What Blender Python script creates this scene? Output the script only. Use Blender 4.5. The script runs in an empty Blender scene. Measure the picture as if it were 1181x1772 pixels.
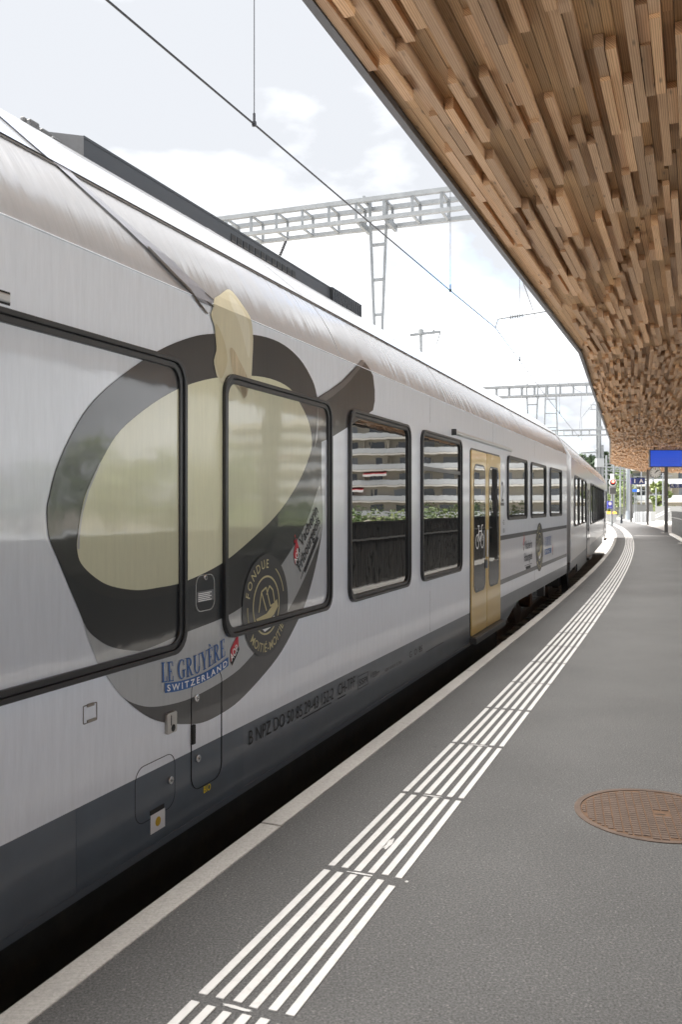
import bpy, bmesh, math, random
from mathutils import Vector, Matrix
scene = bpy.context.scene
R = math.radians
random.seed(7)

# ------------------------------------------------------------------ camera
CAMH, F, HZ = 1.45, 1500.0, 874.5          # camera height, focal length and horizon of the 1181 x 1772 picture
cam_data = bpy.data.cameras.new('camera')
cam = bpy.data.objects.new('camera', cam_data)
scene.collection.objects.link(cam)
scene.camera = cam
cam.location = (0, 0, CAMH)
cam.rotation_euler = (R(90), 0, 0)
cam_data.sensor_fit = 'VERTICAL'
cam_data.sensor_height = 36
cam_data.sensor_width = 24
cam_data.lens = F / 1772 * 36
cam_data.shift_y = -(886 - HZ) / 1772
cam_data.clip_start = 0.05
cam_data.clip_end = 3000
cam_data.dof.use_dof = True
cam_data.dof.focus_distance = 5.5
cam_data.dof.aperture_fstop = 5.6
scene.render.resolution_x = 683
scene.render.resolution_y = 1024

# ------------------------------------------------------------------ sky, sun, exposure
SUN_H, SUN_E = -66.0, 67.0                  # compass heading from the view axis (clockwise) and elevation
world = bpy.data.worlds.new('World')
scene.world = world
world.use_nodes = True
wt = world.node_tree
wt.nodes.clear()
sky = wt.nodes.new('ShaderNodeTexSky')
sky.sky_type = 'NISHITA'
sky.sun_disc = False
sky.sun_elevation = R(SUN_E)
sky.sun_rotation = R(SUN_H)
tc = wt.nodes.new('ShaderNodeTexCoord')
mp = wt.nodes.new('ShaderNodeMapping')
mp.inputs['Scale'].default_value = (1, 1, 2.2)
mp.inputs['Location'].default_value = (1.328, 7.596, 3.889)
nz = wt.nodes.new('ShaderNodeTexNoise')
nz.inputs['Scale'].default_value = 2.6
nz.inputs['Detail'].default_value = 9
nz.inputs['Roughness'].default_value = 0.55
nz.inputs['Distortion'].default_value = 0.3
rp = wt.nodes.new('ShaderNodeValToRGB')
rp.color_ramp.elements[0].position = 0.34
rp.color_ramp.elements[0].color = (0, 0, 0, 1)
rp.color_ramp.elements[1].position = 0.47
rp.color_ramp.elements[1].color = (1, 1, 1, 1)
n2 = wt.nodes.new('ShaderNodeTexNoise')
n2.inputs['Scale'].default_value = 2.2
n2.inputs['Detail'].default_value = 7
r2 = wt.nodes.new('ShaderNodeValToRGB')
r2.color_ramp.elements[0].position = 0.42
r2.color_ramp.elements[0].color = (1.8, 1.86, 1.97, 1)
r2.color_ramp.elements[1].position = 0.78
r2.color_ramp.elements[1].color = (7.6, 7.7, 7.9, 1)
mx = wt.nodes.new('ShaderNodeMix')
mx.data_type = 'RGBA'
bg = wt.nodes.new('ShaderNodeBackground')
bg.inputs['Strength'].default_value = 0.054
wo = wt.nodes.new('ShaderNodeOutputWorld')
L = wt.links.new
L(tc.outputs['Generated'], mp.inputs['Vector'])
L(mp.outputs['Vector'], nz.inputs['Vector'])
L(mp.outputs['Vector'], n2.inputs['Vector'])
L(nz.outputs['Fac'], rp.inputs['Fac'])
L(n2.outputs['Fac'], r2.inputs['Fac'])
L(rp.outputs['Color'], mx.inputs[0])
L(sky.outputs['Color'], mx.inputs[6])
L(r2.outputs['Color'], mx.inputs[7])
L(mx.outputs[2], bg.inputs['Color'])
L(bg.outputs['Background'], wo.inputs['Surface'])

sun_data = bpy.data.lights.new('sun', 'SUN')
sun_data.energy = 2.9
sun_data.angle = R(45.0)
sun_data.color = (1.0, 0.97, 0.93)
sun = bpy.data.objects.new('sun', sun_data)
scene.collection.objects.link(sun)
sdir = Vector((math.sin(R(SUN_H)) * math.cos(R(SUN_E)), math.cos(R(SUN_H)) * math.cos(R(SUN_E)), math.sin(R(SUN_E))))
sun.rotation_euler = sdir.to_track_quat('Z', 'Y').to_euler()
sun.location = (-40, 20, 50)
scene.view_settings.view_transform = 'Standard'
scene.view_settings.look = 'None'
scene.view_settings.exposure = 3.15
scene.view_settings.gamma = 1
scene.render.engine = 'CYCLES'
scene.cycles.max_bounces = 8
scene.cycles.diffuse_bounces = 4
scene.cycles.glossy_bounces = 4

# ------------------------------------------------------------------ helpers
COL = scene.collection
def S(r, g, b):                              # sRGB 0-255 to linear
    f = lambda c: (c / 255 / 12.92) if c <= 10 else ((c / 255 + 0.055) / 1.055) ** 2.4
    return (f(r), f(g), f(b))

MATS = {}
def mat(name, col, rough=0.5, metal=0.0, coat=0.0, coat_r=0.05, ior=1.5, var=0.0, vscale=(3, 3, 3), bump=0.0, bscale=(40, 40, 40), emit=0.0, detail=4, rnd=0.0, dirt=None):
    if name in MATS:
        return MATS[name]
    m = bpy.data.materials.new(name)
    m.use_nodes = True
    nt = m.node_tree
    p = nt.nodes['Principled BSDF']
    p.inputs['Base Color'].default_value = (*col, 1)
    p.inputs['Roughness'].default_value = rough
    p.inputs['Metallic'].default_value = metal
    p.inputs['IOR'].default_value = ior
    p.inputs['Coat Weight'].default_value = coat
    p.inputs['Coat Roughness'].default_value = coat_r
    if emit:
        p.inputs['Emission Color'].default_value = (*col, 1)
        p.inputs['Emission Strength'].default_value = emit
    src = None
    t = nt.nodes.new('ShaderNodeTexCoord')
    if var:
        a = nt.nodes.new('ShaderNodeMapping')
        a.inputs['Scale'].default_value = vscale
        n = nt.nodes.new('ShaderNodeTexNoise')
        n.inputs['Scale'].default_value = 1
        n.inputs['Detail'].default_value = detail
        n.inputs['Roughness'].default_value = 0.6
        g = nt.nodes.new('ShaderNodeMapRange')
        g.inputs['From Min'].default_value = 0.3
        g.inputs['From Max'].default_value = 0.7
        g.inputs['To Min'].default_value = 1 - var
        g.inputs['To Max'].default_value = 1 + var
        h = nt.nodes.new('ShaderNodeVectorMath')
        h.operation = 'SCALE'
        h.inputs[0].default_value = col
        nt.links.new(t.outputs['Object'], a.inputs['Vector'])
        nt.links.new(a.outputs['Vector'], n.inputs['Vector'])
        nt.links.new(n.outputs['Fac'], g.inputs['Value'])
        nt.links.new(g.outputs['Result'], h.inputs['Scale'])
        src = h.outputs['Vector']
    if dirt:                                  # (colour, coverage, scale)
        a = nt.nodes.new('ShaderNodeMapping')
        a.inputs['Scale'].default_value = dirt[2]
        n = nt.nodes.new('ShaderNodeTexNoise')
        n.inputs['Scale'].default_value = 1
        n.inputs['Detail'].default_value = 7
        n.inputs['Roughness'].default_value = 0.7
        g = nt.nodes.new('ShaderNodeMapRange')
        g.inputs['From Min'].default_value = 0.5
        g.inputs['From Max'].default_value = 0.75
        g.inputs['To Max'].default_value = dirt[1]
        x = nt.nodes.new('ShaderNodeMix')
        x.data_type = 'RGBA'
        x.inputs[6].default_value = (*col, 1)
        x.inputs[7].default_value = (*dirt[0], 1)
        nt.links.new(t.outputs['Object'], a.inputs['Vector'])
        nt.links.new(a.outputs['Vector'], n.inputs['Vector'])
        nt.links.new(n.outputs['Fac'], g.inputs['Value'])
        nt.links.new(g.outputs['Result'], x.inputs[0])
        if src:
            nt.links.new(src, x.inputs[6])
        src = x.outputs[2]
    if rnd:
        o = nt.nodes.new('ShaderNodeObjectInfo')
        g = nt.nodes.new('ShaderNodeMapRange')
        g.inputs['To Min'].default_value = 1 - rnd
        g.inputs['To Max'].default_value = 1 + rnd
        h = nt.nodes.new('ShaderNodeVectorMath')
        h.operation = 'SCALE'
        h.inputs[0].default_value = col
        nt.links.new(o.outputs['Random'], g.inputs['Value'])
        nt.links.new(g.outputs['Result'], h.inputs['Scale'])
        if src:
            nt.links.new(src, h.inputs[0])
        src = h.outputs['Vector']
    if src:
        nt.links.new(src, p.inputs['Base Color'])
    if bump:
        a = nt.nodes.new('ShaderNodeMapping')
        a.inputs['Scale'].default_value = bscale
        n = nt.nodes.new('ShaderNodeTexNoise')
        n.inputs['Scale'].default_value = 1
        n.inputs['Detail'].default_value = 3
        b = nt.nodes.new('ShaderNodeBump')
        b.inputs['Distance'].default_value = bump
        b.inputs['Strength'].default_value = 1
        nt.links.new(t.outputs['Object'], a.inputs['Vector'])
        nt.links.new(a.outputs['Vector'], n.inputs['Vector'])
        nt.links.new(n.outputs['Fac'], b.inputs['Height'])
        nt.links.new(b.outputs['Normal'], p.inputs['Normal'])
        nt.links.new(b.outputs['Normal'], p.inputs['Coat Normal'])
    MATS[name] = m
    return m

class MB:
    """collects simple shapes, builds ONE mesh object"""
    def __init__(s):
        s.v, s.f, s.uv = [], [], []
    def add(s, vs, fs):
        k = len(s.v)
        s.v += [tuple(v) for v in vs]
        s.f += [tuple(i + k for i in f) for f in fs]
        return s
    def box(s, x0, x1, y0, y1, z0, z1, M=None):
        vs = [Vector((x, y, z)) for z in (z0, z1) for y in (y0, y1) for x in (x0, x1)]
        if M is not None:
            vs = [M @ v for v in vs]
        return s.add(vs, [(0, 2, 3, 1), (4, 5, 7, 6), (0, 1, 5, 4), (2, 6, 7, 3), (0, 4, 6, 2), (1, 3, 7, 5)])
    def bar(s, a, b, w, h=None, up=(0, 0, 1)):
        a, b = Vector(a), Vector(b)
        h = w if h is None else h
        d = (b - a).normalized()
        u = Vector(up)
        if abs(d.dot(u)) > 0.99:
            u = Vector((1, 0, 0))
        r = d.cross(u).normalized()
        u = r.cross(d).normalized()
        vs = [p + r * (sx * w / 2) + u * (sy * h / 2) for p in (a, b) for sx, sy in ((-1, -1), (1, -1), (1, 1), (-1, 1))]
        return s.add(vs, [(0, 1, 2, 3), (7, 6, 5, 4), (0, 4, 5, 1), (1, 5, 6, 2), (2, 6, 7, 3), (3, 7, 4, 0)])
    def tube(s, pts, rad, n=8, cap=True):
        pts = [Vector(p) for p in pts]
        rings = []
        for i, p in enumerate(pts):
            d = (pts[min(i + 1, len(pts) - 1)] - pts[max(i - 1, 0)]).normalized()
            u = Vector((0, 0, 1)) if abs(d.z) < 0.95 else Vector((1, 0, 0))
            r = d.cross(u).normalized()
            u = r.cross(d)
            rr = rad[i] if isinstance(rad, (list, tuple)) else rad
            rings.append([p + (r * math.cos(2 * math.pi * k / n) + u * math.sin(2 * math.pi * k / n)) * rr for k in range(n)])
        vs = [v for q in rings for v in q]
        fs = [(i * n + k, i * n + (k + 1) % n, (i + 1) * n + (k + 1) % n, (i + 1) * n + k) for i in range(len(pts) - 1) for k in range(n)]
        if cap:
            fs += [tuple(range(n))[::-1], tuple((len(pts) - 1) * n + k for k in range(n))]
        return s.add(vs, fs)
    def prism(s, poly, d, fn):
        """poly: 2-D outline; fn(u, v, w) gives 3-D; extruded from w=0 to w=d"""
        n = len(poly)
        vs = [fn(u, v, 0) for u, v in poly] + [fn(u, v, d) for u, v in poly]
        fs = [tuple(range(n)), tuple(range(2 * n - 1, n - 1, -1))] + [(i, i + n, (i + 1) % n + n, (i + 1) % n) for i in range(n)]
        return s.add(vs, fs)
    def ring(s, out, inn, fn, d0, d1):
        """frame between two outlines with equal point counts, from depth d0 to d1"""
        n = len(out)
        vs = [fn(u, v, d1) for u, v in out] + [fn(u, v, d1) for u, v in inn] + [fn(u, v, d0) for u, v in out] + [fn(u, v, d0) for u, v in inn]
        fs = []
        for i in range(n):
            j = (i + 1) % n
            fs += [(i, j, n + j, n + i), (i, 2 * n + i, 2 * n + j, j), (n + i, n + j, 3 * n + j, 3 * n + i)]
        return s.add(vs, fs)
    def build(s, name, m, parent=None, smooth=False, bevel=0):
        me = bpy.data.meshes.new(name)
        me.from_pydata(s.v, [], s.f)
        bm = bmesh.new()
        bm.from_mesh(me)
        bmesh.ops.recalc_face_normals(bm, faces=bm.faces)
        bm.to_mesh(me)
        bm.free()
        for q in (m if isinstance(m, (list, tuple)) else [m]):
            me.materials.append(q)
        if smooth:
            for p in me.polygons:
                p.use_smooth = True
        o = bpy.data.objects.new(name, me)
        COL.objects.link(o)
        o.parent = parent
        if bevel:
            b = o.modifiers.new('bevel', 'BEVEL')
            b.width = bevel
            b.segments = 2
            b.limit_method = 'ANGLE'
        return o

def tag(o, label=None, cat=None, group=None, kind=None):
    if label: o['label'] = label
    if cat: o['category'] = cat
    if group: o['group'] = group
    if kind: o['kind'] = kind
    return o
def empty(name, loc=(0, 0, 0), rz=0, label=None, cat=None, group=None):
    o = bpy.data.objects.new(name, None)
    o.empty_display_size = 0.3
    COL.objects.link(o)
    o.location = loc
    o.rotation_euler = (0, 0, rz)
    return tag(o, label, cat, group)
def link_mesh(name, me, parent):
    o = bpy.data.objects.new(name, me)
    COL.objects.link(o)
    o.parent = parent
    return o
def rrect(x0, x1, z0, z1, r, n=6):
    out = []
    for cx, cz, a0 in ((x1 - r, z0 + r, -90), (x1 - r, z1 - r, 0), (x0 + r, z1 - r, 90), (x0 + r, z0 + r, 180)):
        for i in range(n + 1):
            a = R(a0 + 90 * i / n)
            out.append((cx + r * math.cos(a), cz + r * math.sin(a)))
    return out
_txt = {}
def glyphs(t, size=1.0, xs=1.0, bold=0.0, spacing=1.0):
    """flat lettering from the built-in font: (verts2d, faces, width)"""
    key = (t, bold, spacing)
    if key not in _txt:
        c = bpy.data.curves.new('t', 'FONT')
        c.body = t
        c.resolution_u = 3
        c.offset = bold
        c.space_character = spacing
        o = bpy.data.objects.new('t', c)
        me = bpy.data.meshes.new_from_object(o)
        _txt[key] = ([(v.co.x, v.co.y) for v in me.vertices], [tuple(p.vertices) for p in me.polygons])
        bpy.data.objects.remove(o)
        bpy.data.curves.remove(c)
        bpy.data.meshes.remove(me)
    v, f = _txt[key]
    v = [(x * size * xs, y * size) for x, y in v]
    w = max(x for x, y in v) if v else 0.25 * size
    return v, f, w

# ------------------------------------------------------------------ the curve of the track (all platform lines share its centre)
CX, CY, R0 = -465.973, 192.235, 502.70
PH0 = math.atan2(-CY, -CX)
def pt(s, o, z=0.0):
    a = PH0 + s / R0
    return Vector((CX + (R0 + o) * math.cos(a), CY + (R0 + o) * math.sin(a), z))
def head(s):                                  # rotation about z of the track direction at s
    return PH0 + s / R0 + math.pi / 2
def so(x, y):                                 # world point to (s, o)
    return ((math.atan2(y - CY, x - CX) - PH0) * R0, math.hypot(x - CX, y - CY) - R0)
def gpx(px, py, z=0.0):                       # where the sight line through a picture point meets height z
    d = F * (CAMH - z) / (py - HZ)
    return Vector(((px - 590.5) * d / F, d, z))
def dpx(px, py, d):                           # point at depth d on a sight line
    return Vector(((px - 590.5) * d / F, d, CAMH - (py - HZ) * d / F))
def strip(name, s0, s1, prof, m, parent=None, step=1.0, kind=None, smooth=False):
    n = max(1, int(round((s1 - s0) / step)))
    vs, fs = [], []
    k = len(prof)
    for i in range(n + 1):
        s = s0 + (s1 - s0) * i / n
        vs += [pt(s, o, z) for o, z in prof]
    for i in range(n):
        for j in range(k - 1):
            a = i * k + j
            fs.append((a, a + 1, a + k + 1, a + k))
    o = MB().add(vs, fs).build(name, m, parent, smooth)
    if kind: o['kind'] = kind
    return o
def wp(o, parent):
    """keep world coordinates under a parent that is only moved"""
    o.parent = parent
    o.matrix_parent_inverse = Matrix.Translation(-Vector(parent.location))
    return o

# ------------------------------------------------------------------ surface materials
def grain_mat(name, base, dark, light, scale, rough, bump, spots=0.0, stain=None):
    m = bpy.data.materials.new(name)
    m.use_nodes = True
    nt = m.node_tree
    p = nt.nodes['Principled BSDF']
    t = nt.nodes.new('ShaderNodeTexCoord')
    v = nt.nodes.new('ShaderNodeTexVoronoi')
    v.inputs['Scale'].default_value = scale
    n = nt.nodes.new('ShaderNodeTexNoise')
    n.inputs['Scale'].default_value = scale * 0.7
    n.inputs['Detail'].default_value = 6
    n.inputs['Roughness'].default_value = 0.75
    b = nt.nodes.new('ShaderNodeTexNoise')
    b.inputs['Scale'].default_value = 0.8
    b.inputs['Detail'].default_value = 9
    b.inputs['Roughness'].default_value = 0.62
    c = nt.nodes.new('ShaderNodeValToRGB')
    e = c.color_ramp.elements
    e[0].position, e[0].color = 0.35, (*dark, 1)
    e[1].position, e[1].color = 0.67, (*light, 1)
    k = e.new(0.5)
    k.color = (*base, 1)
    g = nt.nodes.new('ShaderNodeMapRange')
    g.inputs['From Min'].default_value = 0.3
    g.inputs['From Max'].default_value = 0.7
    g.inputs['To Min'].default_value = 0.80
    g.inputs['To Max'].default_value = 1.14
    h = nt.nodes.new('ShaderNodeVectorMath')
    h.operation = 'SCALE'
    sp = nt.nodes.new('ShaderNodeMapRange')          # pale chips of stone
    sp.inputs['From Min'].default_value = 0.965
    sp.inputs['From Max'].default_value = 1.0
    sp.inputs['To Max'].default_value = spots
    mx = nt.nodes.new('ShaderNodeMix')
    mx.data_type = 'RGBA'
    mx.inputs[7].default_value = (0.55, 0.53, 0.5, 1)
    sc = nt.nodes.new('ShaderNodeSeparateColor')
    bu = nt.nodes.new('ShaderNodeBump')
    bu.inputs['Distance'].default_value = bump
    lk = nt.links.new
    lk(t.outputs['Object'], v.inputs['Vector'])
    lk(t.outputs['Object'], n.inputs['Vector'])
    lk(t.outputs['Object'], b.inputs['Vector'])
    lk(n.outputs['Fac'], c.inputs['Fac'])
    lk(b.outputs['Fac'], g.inputs['Value'])
    lk(c.outputs['Color'], h.inputs[0])
    lk(g.outputs['Result'], h.inputs['Scale'])
    lk(h.outputs['Vector'], mx.inputs[6])
    lk(v.outputs['Color'], sc.inputs['Color'])
    lk(sc.outputs['Red'], sp.inputs['Value'])
    lk(sp.outputs['Result'], mx.inputs[0])
    lk(mx.outputs[2], p.inputs['Base Color'])
    lk(n.outputs['Fac'], bu.inputs['Height'])
    lk(bu.outputs['Normal'], p.inputs['Normal'])
    p.inputs['Roughness'].default_value = rough
    return m
M_ASPH = grain_mat('asphalt', (0.057, 0.0562, 0.0555), (0.018, 0.0178, 0.0175), (0.117, 0.1155, 0.114), 175, 0.82, 0.004, 0.12)
M_KERB = grain_mat('kerb_concrete', (0.325, 0.312, 0.293), (0.26, 0.25, 0.235), (0.385, 0.37, 0.35), 120, 0.75, 0.0015, 0.1)
M_CONC = grain_mat('concrete', (0.36, 0.35, 0.33), (0.26, 0.25, 0.24), (0.45, 0.44, 0.42), 25, 0.85, 0.003)
M_BALL = grain_mat('ballast_stone', (0.30, 0.29, 0.28), (0.10, 0.10, 0.10), (0.46, 0.45, 0.43), 22, 0.9, 0.03)
M_GRASS = grain_mat('grass_ground', (0.07, 0.10, 0.035), (0.035, 0.06, 0.02), (0.13, 0.15, 0.06), 9, 0.95, 0.05)
M_GROUND = grain_mat('earth', (0.20, 0.18, 0.15), (0.12, 0.11, 0.09), (0.28, 0.26, 0.22), 3, 0.95, 0.03)
M_BAR = mat('tactile_white', (0.40, 0.395, 0.385), 0.55, var=0.05, vscale=(14, 14, 14), bump=0.0012, bscale=(220, 220, 220), dirt=((0.28, 0.275, 0.265), 0.7, (26, 26, 26)))
M_STEELD = mat('dark_post_steel', S(82, 80, 78), 0.5, var=0.05)
M_GALV = mat('galvanised_steel', (0.21, 0.22, 0.225), 0.55, 0.1, var=0.12, vscale=(6, 6, 6))
M_WIRE = mat('wire', (0.04, 0.04, 0.043), 0.5, 0.6)
M_BLACK = mat('black_rubber', (0.018, 0.018, 0.019), 0.38, coat=0.25, coat_r=0.2)
M_UNDER = mat('underframe', (0.018, 0.017, 0.016), 0.75, var=0.3, vscale=(9, 9, 9), dirt=((0.06, 0.045, 0.03), 0.5, (6, 6, 6)))

# kerb slabs carry rows of fine dimples
def dimples(m):
    nt = m.node_tree
    p = nt.nodes['Principled BSDF']
    t = nt.nodes.new('ShaderNodeTexCoord')
    a = nt.nodes.new('ShaderNodeMapping')
    a.inputs['Rotation'].default_value = (0, 0, R(-22.0 - 22.5 + 45))
    v = nt.nodes.new('ShaderNodeTexVoronoi')
    v.inputs['Scale'].default_value = 72
    v.inputs['Randomness'].default_value = 0.0
    b = nt.nodes.new('ShaderNodeBump')
    b.inputs['Distance'].default_value = 0.0035
    b.inputs['Strength'].default_value = 0.8
    old = p.inputs['Normal'].links[0].from_socket
    nt.links.new(t.outputs['Object'], a.inputs['Vector'])
    nt.links.new(a.outputs['Vector'], v.inputs['Vector'])
    nt.links.new(v.outputs['Distance'], b.inputs['Height'])
    nt.links.new(old, b.inputs['Normal'])
    nt.links.new(b.outputs['Normal'], p.inputs['Normal'])
dimples(M_KERB)

# ------------------------------------------------------------------ ground, platform, track bed
OE, OK_, OF = -0.465, -0.360, 2.25           # platform edge, inner side of kerb, fence line
g = MB()
NG = 14
gv = [Vector((-900 + 1800 * i / NG, -300 + 1800 * j / NG, -1.25)) for j in range(NG + 1) for i in range(NG + 1)]
gf = [(j * (NG + 1) + i, j * (NG + 1) + i + 1, (j + 1) * (NG + 1) + i + 1, (j + 1) * (NG + 1) + i) for j in range(NG) for i in range(NG)]
tag(g.add(gv, gf).build('ground', M_GROUND), kind='structure')
plat = strip('platform', -32, 140, [(OK_, -0.75), (OK_, 0), (2.36, 0), (2.36, -0.3)], M_ASPH, step=1.0, kind='structure')
strip('forecourt', 47.5, 140, [(2.36, -0.004), (16, -0.004), (16, -0.6)], M_CONC, step=1.5, kind='structure')
strip('platform_wall', -32, 140, [(OE - 0.03, -0.9), (OE - 0.03, -0.13), (OK_ + 0.02, -0.13)], M_CONC, step=2.0, kind='structure')
strip('bounce_ground', -60, 47.5, [(2.36, -0.06), (9, -0.10), (14, -0.12), (36, -0.35)], mat('bounce_paving', (0.34, 0.35, 0.36), 0.85, var=0.06, vscale=(2, 2, 2)), step=3.0, kind='structure')  # unseen ground, paved pale and widened to bounce light onto coach and soffit
strip('verge', -60, 47.5, [(36, -0.35), (48, -0.7), (70, -1.2)], M_GRASS, step=3.0, kind='structure')
strip('ballast', -60, 260, [(-9.5, -1.2), (-8.2, -0.78), (-5.6, -0.76), (-4.8, -0.80), (-3.6, -0.74), (-0.62, -0.74), (-0.50, -0.80)], M_BALL, step=1.5, kind='structure')

def arc_box(s0, s1, o0, o1, z0, z1, n=2):
    vs, fs = [], []
    for i in range(n + 1):
        s = s0 + (s1 - s0) * i / n
        vs += [pt(s, o0, z0), pt(s, o1, z0), pt(s, o1, z1), pt(s, o0, z1)]
    for i in range(n):
        a = i * 4
        for k in range(4):
            fs.append((a + k, a + (k + 1) % 4, a + 4 + (k + 1) % 4, a + 4 + k))
    fs += [(0, 1, 2, 3), tuple(n * 4 + k for k in (3, 2, 1, 0))]
    return vs, fs
sj = [so(*gpx(px, py)[:2])[0] for px, py in ((454, 1425), (688, 1251.6), (806.7, 1160.8))]
step = (sj[2] - sj[0]) / 2
for i in range(-6, 55):
    a = sj[0] + i * step
    wob = random.uniform(-0.002, 0.002)
    MB().add(*arc_box(a + 0.003, a + step - 0.003, OE + wob, OK_ - 0.001, -0.13, 0.005 + random.uniform(-0.0015, 0.0015), 3)).build('edge_slab', M_KERB, plat, bevel=0.006)

# tactile guidance strip: six raised bars, one metre long
jb = [so(*gpx(px, py)[:2])[0] for px, py in ((335.3, 1726.8), (969.2, 1094.8))]
bl = (jb[1] - jb[0]) / 8
far_bars = MB()
for k in range(-3, 88):
    for b in range(6):
        o0 = b * 0.0572
        a0 = jb[0] + k * bl + 0.022 + random.uniform(-0.006, 0.006)
        a1 = jb[0] + (k + 1) * bl - 0.022 + random.uniform(-0.006, 0.006)
        if b == 5 and k == 0:
            a1 -= 0.03
        w = 0.030 + random.uniform(-0.0012, 0.0012)
        vs, fs = arc_box(a0, a1, o0 + random.uniform(-0.001, 0.001), o0 + w, -0.002, 0.0042, 2)
        if k < 26:
            MB().add(vs, fs).build('tactile_bar', M_BAR, plat, bevel=0.0025 if k < 8 else 0)
        else:
            far_bars.add(vs, fs)
tag(far_bars.build('tactile_bars_beyond', M_BAR, plat), kind='stuff')
def smear(s, o, ls, lo):
    pts = []
    for i in range(22):
        a = 2 * math.pi * i / 22
        q = random.uniform(0.7, 1.2)
        pts.append((s + ls * math.cos(a) * q, o + lo * math.sin(a) * q))
    vs = [pt(a, b, 0.0025) for a, b in pts]
    MB().add(vs, [tuple(range(22))]).build('paint_smear', M_BAR, plat)
for k, o, lo in ((0, 0.145, 0.05), (1, 0.15, 0.055), (2, 0.16, 0.05), (3, 0.17, 0.06), (1, 0.34, 0.008), (5, 0.15, 0.06)):
    smear(jb[0] + k * bl, o, 0.008, lo)
smear(jb[0] + 1.33 * bl, 0.158, 0.075, 0.012)
gum = MB()
for i in range(150):
    s_, o_ = random.uniform(1.5, 26), random.uniform(-0.3, 2.1)
    r_ = random.uniform(0.004, 0.011)
    gum.add([pt(s_ + r_ * math.cos(2 * math.pi * k / 9) * random.uniform(0.8, 1.2), o_ + r_ * math.sin(2 * math.pi * k / 9) * random.uniform(0.8, 1.2), 0.0018) for k in range(9)], [tuple(range(9))])
tag(gum.build('gum_spots', mat('gum', (0.030, 0.029, 0.028), 0.8), plat), kind='stuff')
strip('drainage_channel', 43.55, 43.75, [(0.45, 0.004), (2.2, 0.004)], mat('channel_steel', (0.55, 0.55, 0.53), 0.5), plat, step=0.2)

# rails of the platform track
trk = empty('railway_track', pt(10, -2.2, -0.74), 0, 'steel running rails on sleepers beside the platform edge', 'track')
M_RAIL = mat('rail_steel', (0.16, 0.11, 0.08), 0.5, 0.5)
for o in (-2.93, -1.46):
    r = strip('rail', -30, 150, [(o - 0.035, -0.72), (o - 0.035, -0.55), (o + 0.035, -0.55), (o + 0.035, -0.72)], M_RAIL, step=1.5)
    wp(r, trk)
sl = MB()
for i in range(230):
    s = -20 + i * 0.6
    c = pt(s, -2.2, -0.73)
    M = Matrix.Translation(c) @ Matrix.Rotation(head(s), 4, 'Z')
    sl.box(-0.13, 0.13, -1.3, 1.3, -0.05, 0.03, M)
wp(tag(sl.build('sleepers', M_CONC), kind='stuff'), trk)

# ------------------------------------------------------------------ manhole cover
mc = gpx(1088, 1365.5)
yb = gpx(1088, 1461).y
mr = (mc.y - yb) / 2
mcen = Vector((mc.x, (mc.y + yb) / 2, 0))
M_IRON = mat('cast_iron', (0.080, 0.056, 0.043), 0.62, 0.2, var=0.2, vscale=(12, 12, 12), bump=0.001, bscale=(150, 150, 150))
M_RUST = mat('rusty_grooves', (0.075, 0.040, 0.020), 0.85, 0.0, var=0.35, vscale=(25, 25, 25), bump=0.001, bscale=(200, 200, 200))
man = empty('manhole_cover', mcen, R(-14), 'round rusty cast iron manhole cover set in the asphalt', 'manhole cover')
def circ(r, n=64):
    return [(r * math.cos(2 * math.pi * i / n), r * math.sin(2 * math.pi * i / n)) for i in range(n)]
flat = lambda u, v, w: Vector((u, v, w))
MB().ring(circ(mr), circ(mr - 0.028), flat, -0.003, 0.004).build('frame', M_IRON, man)
MB().prism(circ(mr - 0.030), 0.0012, flat).build('plate', M_RUST, man)
ribs = MB()
rr = mr - 0.036
px_, py_ = 0.038, 0.027
j = 0
y = -rr
while y < rr:
    i0 = int(rr / px_) + 1
    for i in range(-i0, i0 + 1):
        x0, x1 = i * px_ + 0.0036, (i + 1) * px_ - 0.0036
        y0, y1 = y + 0.0022, y + py_ - 0.0022
        lim = min(math.sqrt(max(0, rr * rr - q * q)) for q in (y0, y1))
        x0, x1 = max(x0, -lim), min(x1, lim)
        if x1 - x0 > 0.008 and not (abs(y) < 0.03 and 0.0 < (x0 + x1) / 2 < 0.06):
            ribs.box(x0, x1, y0, y1, 0.001, 0.0045)
    y += py_
ribs.build('raised_tread', M_IRON, man)
MB().prism([(0.03 + 0.026 * a, 0.006 * b) for a, b in circ(1, 16)], 0.0006, lambda u, v, w: Vector((u, v, w + 0.0016))).build('key_slot', mat('slot_dark', (0.02, 0.015, 0.01), 0.9), man)

# ------------------------------------------------------------------ slatted fence along the back of the platform
M_FENCE = mat('fence_slat', (0.050, 0.047, 0.043), 0.55, rnd=0.25)
fen = empty('slat_fence', pt(18, OF), 0, 'low dark fence of upright slats along the back of the platform', 'fence')
FS0, FS1 = -14.0, 45.6
slat_me = MB().box(-0.041, 0.041, -0.012, 0.012, 0.10, 1.14).build('slat', M_FENCE, None)
slat_mesh = slat_me.data
bpy.data.objects.remove(slat_me)
stuff = MB()
i = 0
s = FS0
while s < FS1:
    if 16.0 <= s <= 44.9:
        o = link_mesh('slat', slat_mesh, None)
        o.location = pt(s, OF, 0)
        o.rotation_euler = (0, 0, head(s))
        wp(o, fen)
    else:
        stuff.box(-0.041, 0.041, -0.012, 0.012, 0.10, 1.14, Matrix.Translation(pt(s, OF)) @ Matrix.Rotation(head(s), 4, 'Z'))
    s += 0.1
wp(tag(stuff.build('slats_beyond', M_FENCE), kind='stuff'), fen)
wp(strip('top_rail', FS0, FS1, [(OF - 0.03, 1.13), (OF - 0.03, 1.17), (OF + 0.03, 1.17), (OF + 0.03, 1.13)], M_FENCE, step=1.5), fen)
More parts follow.
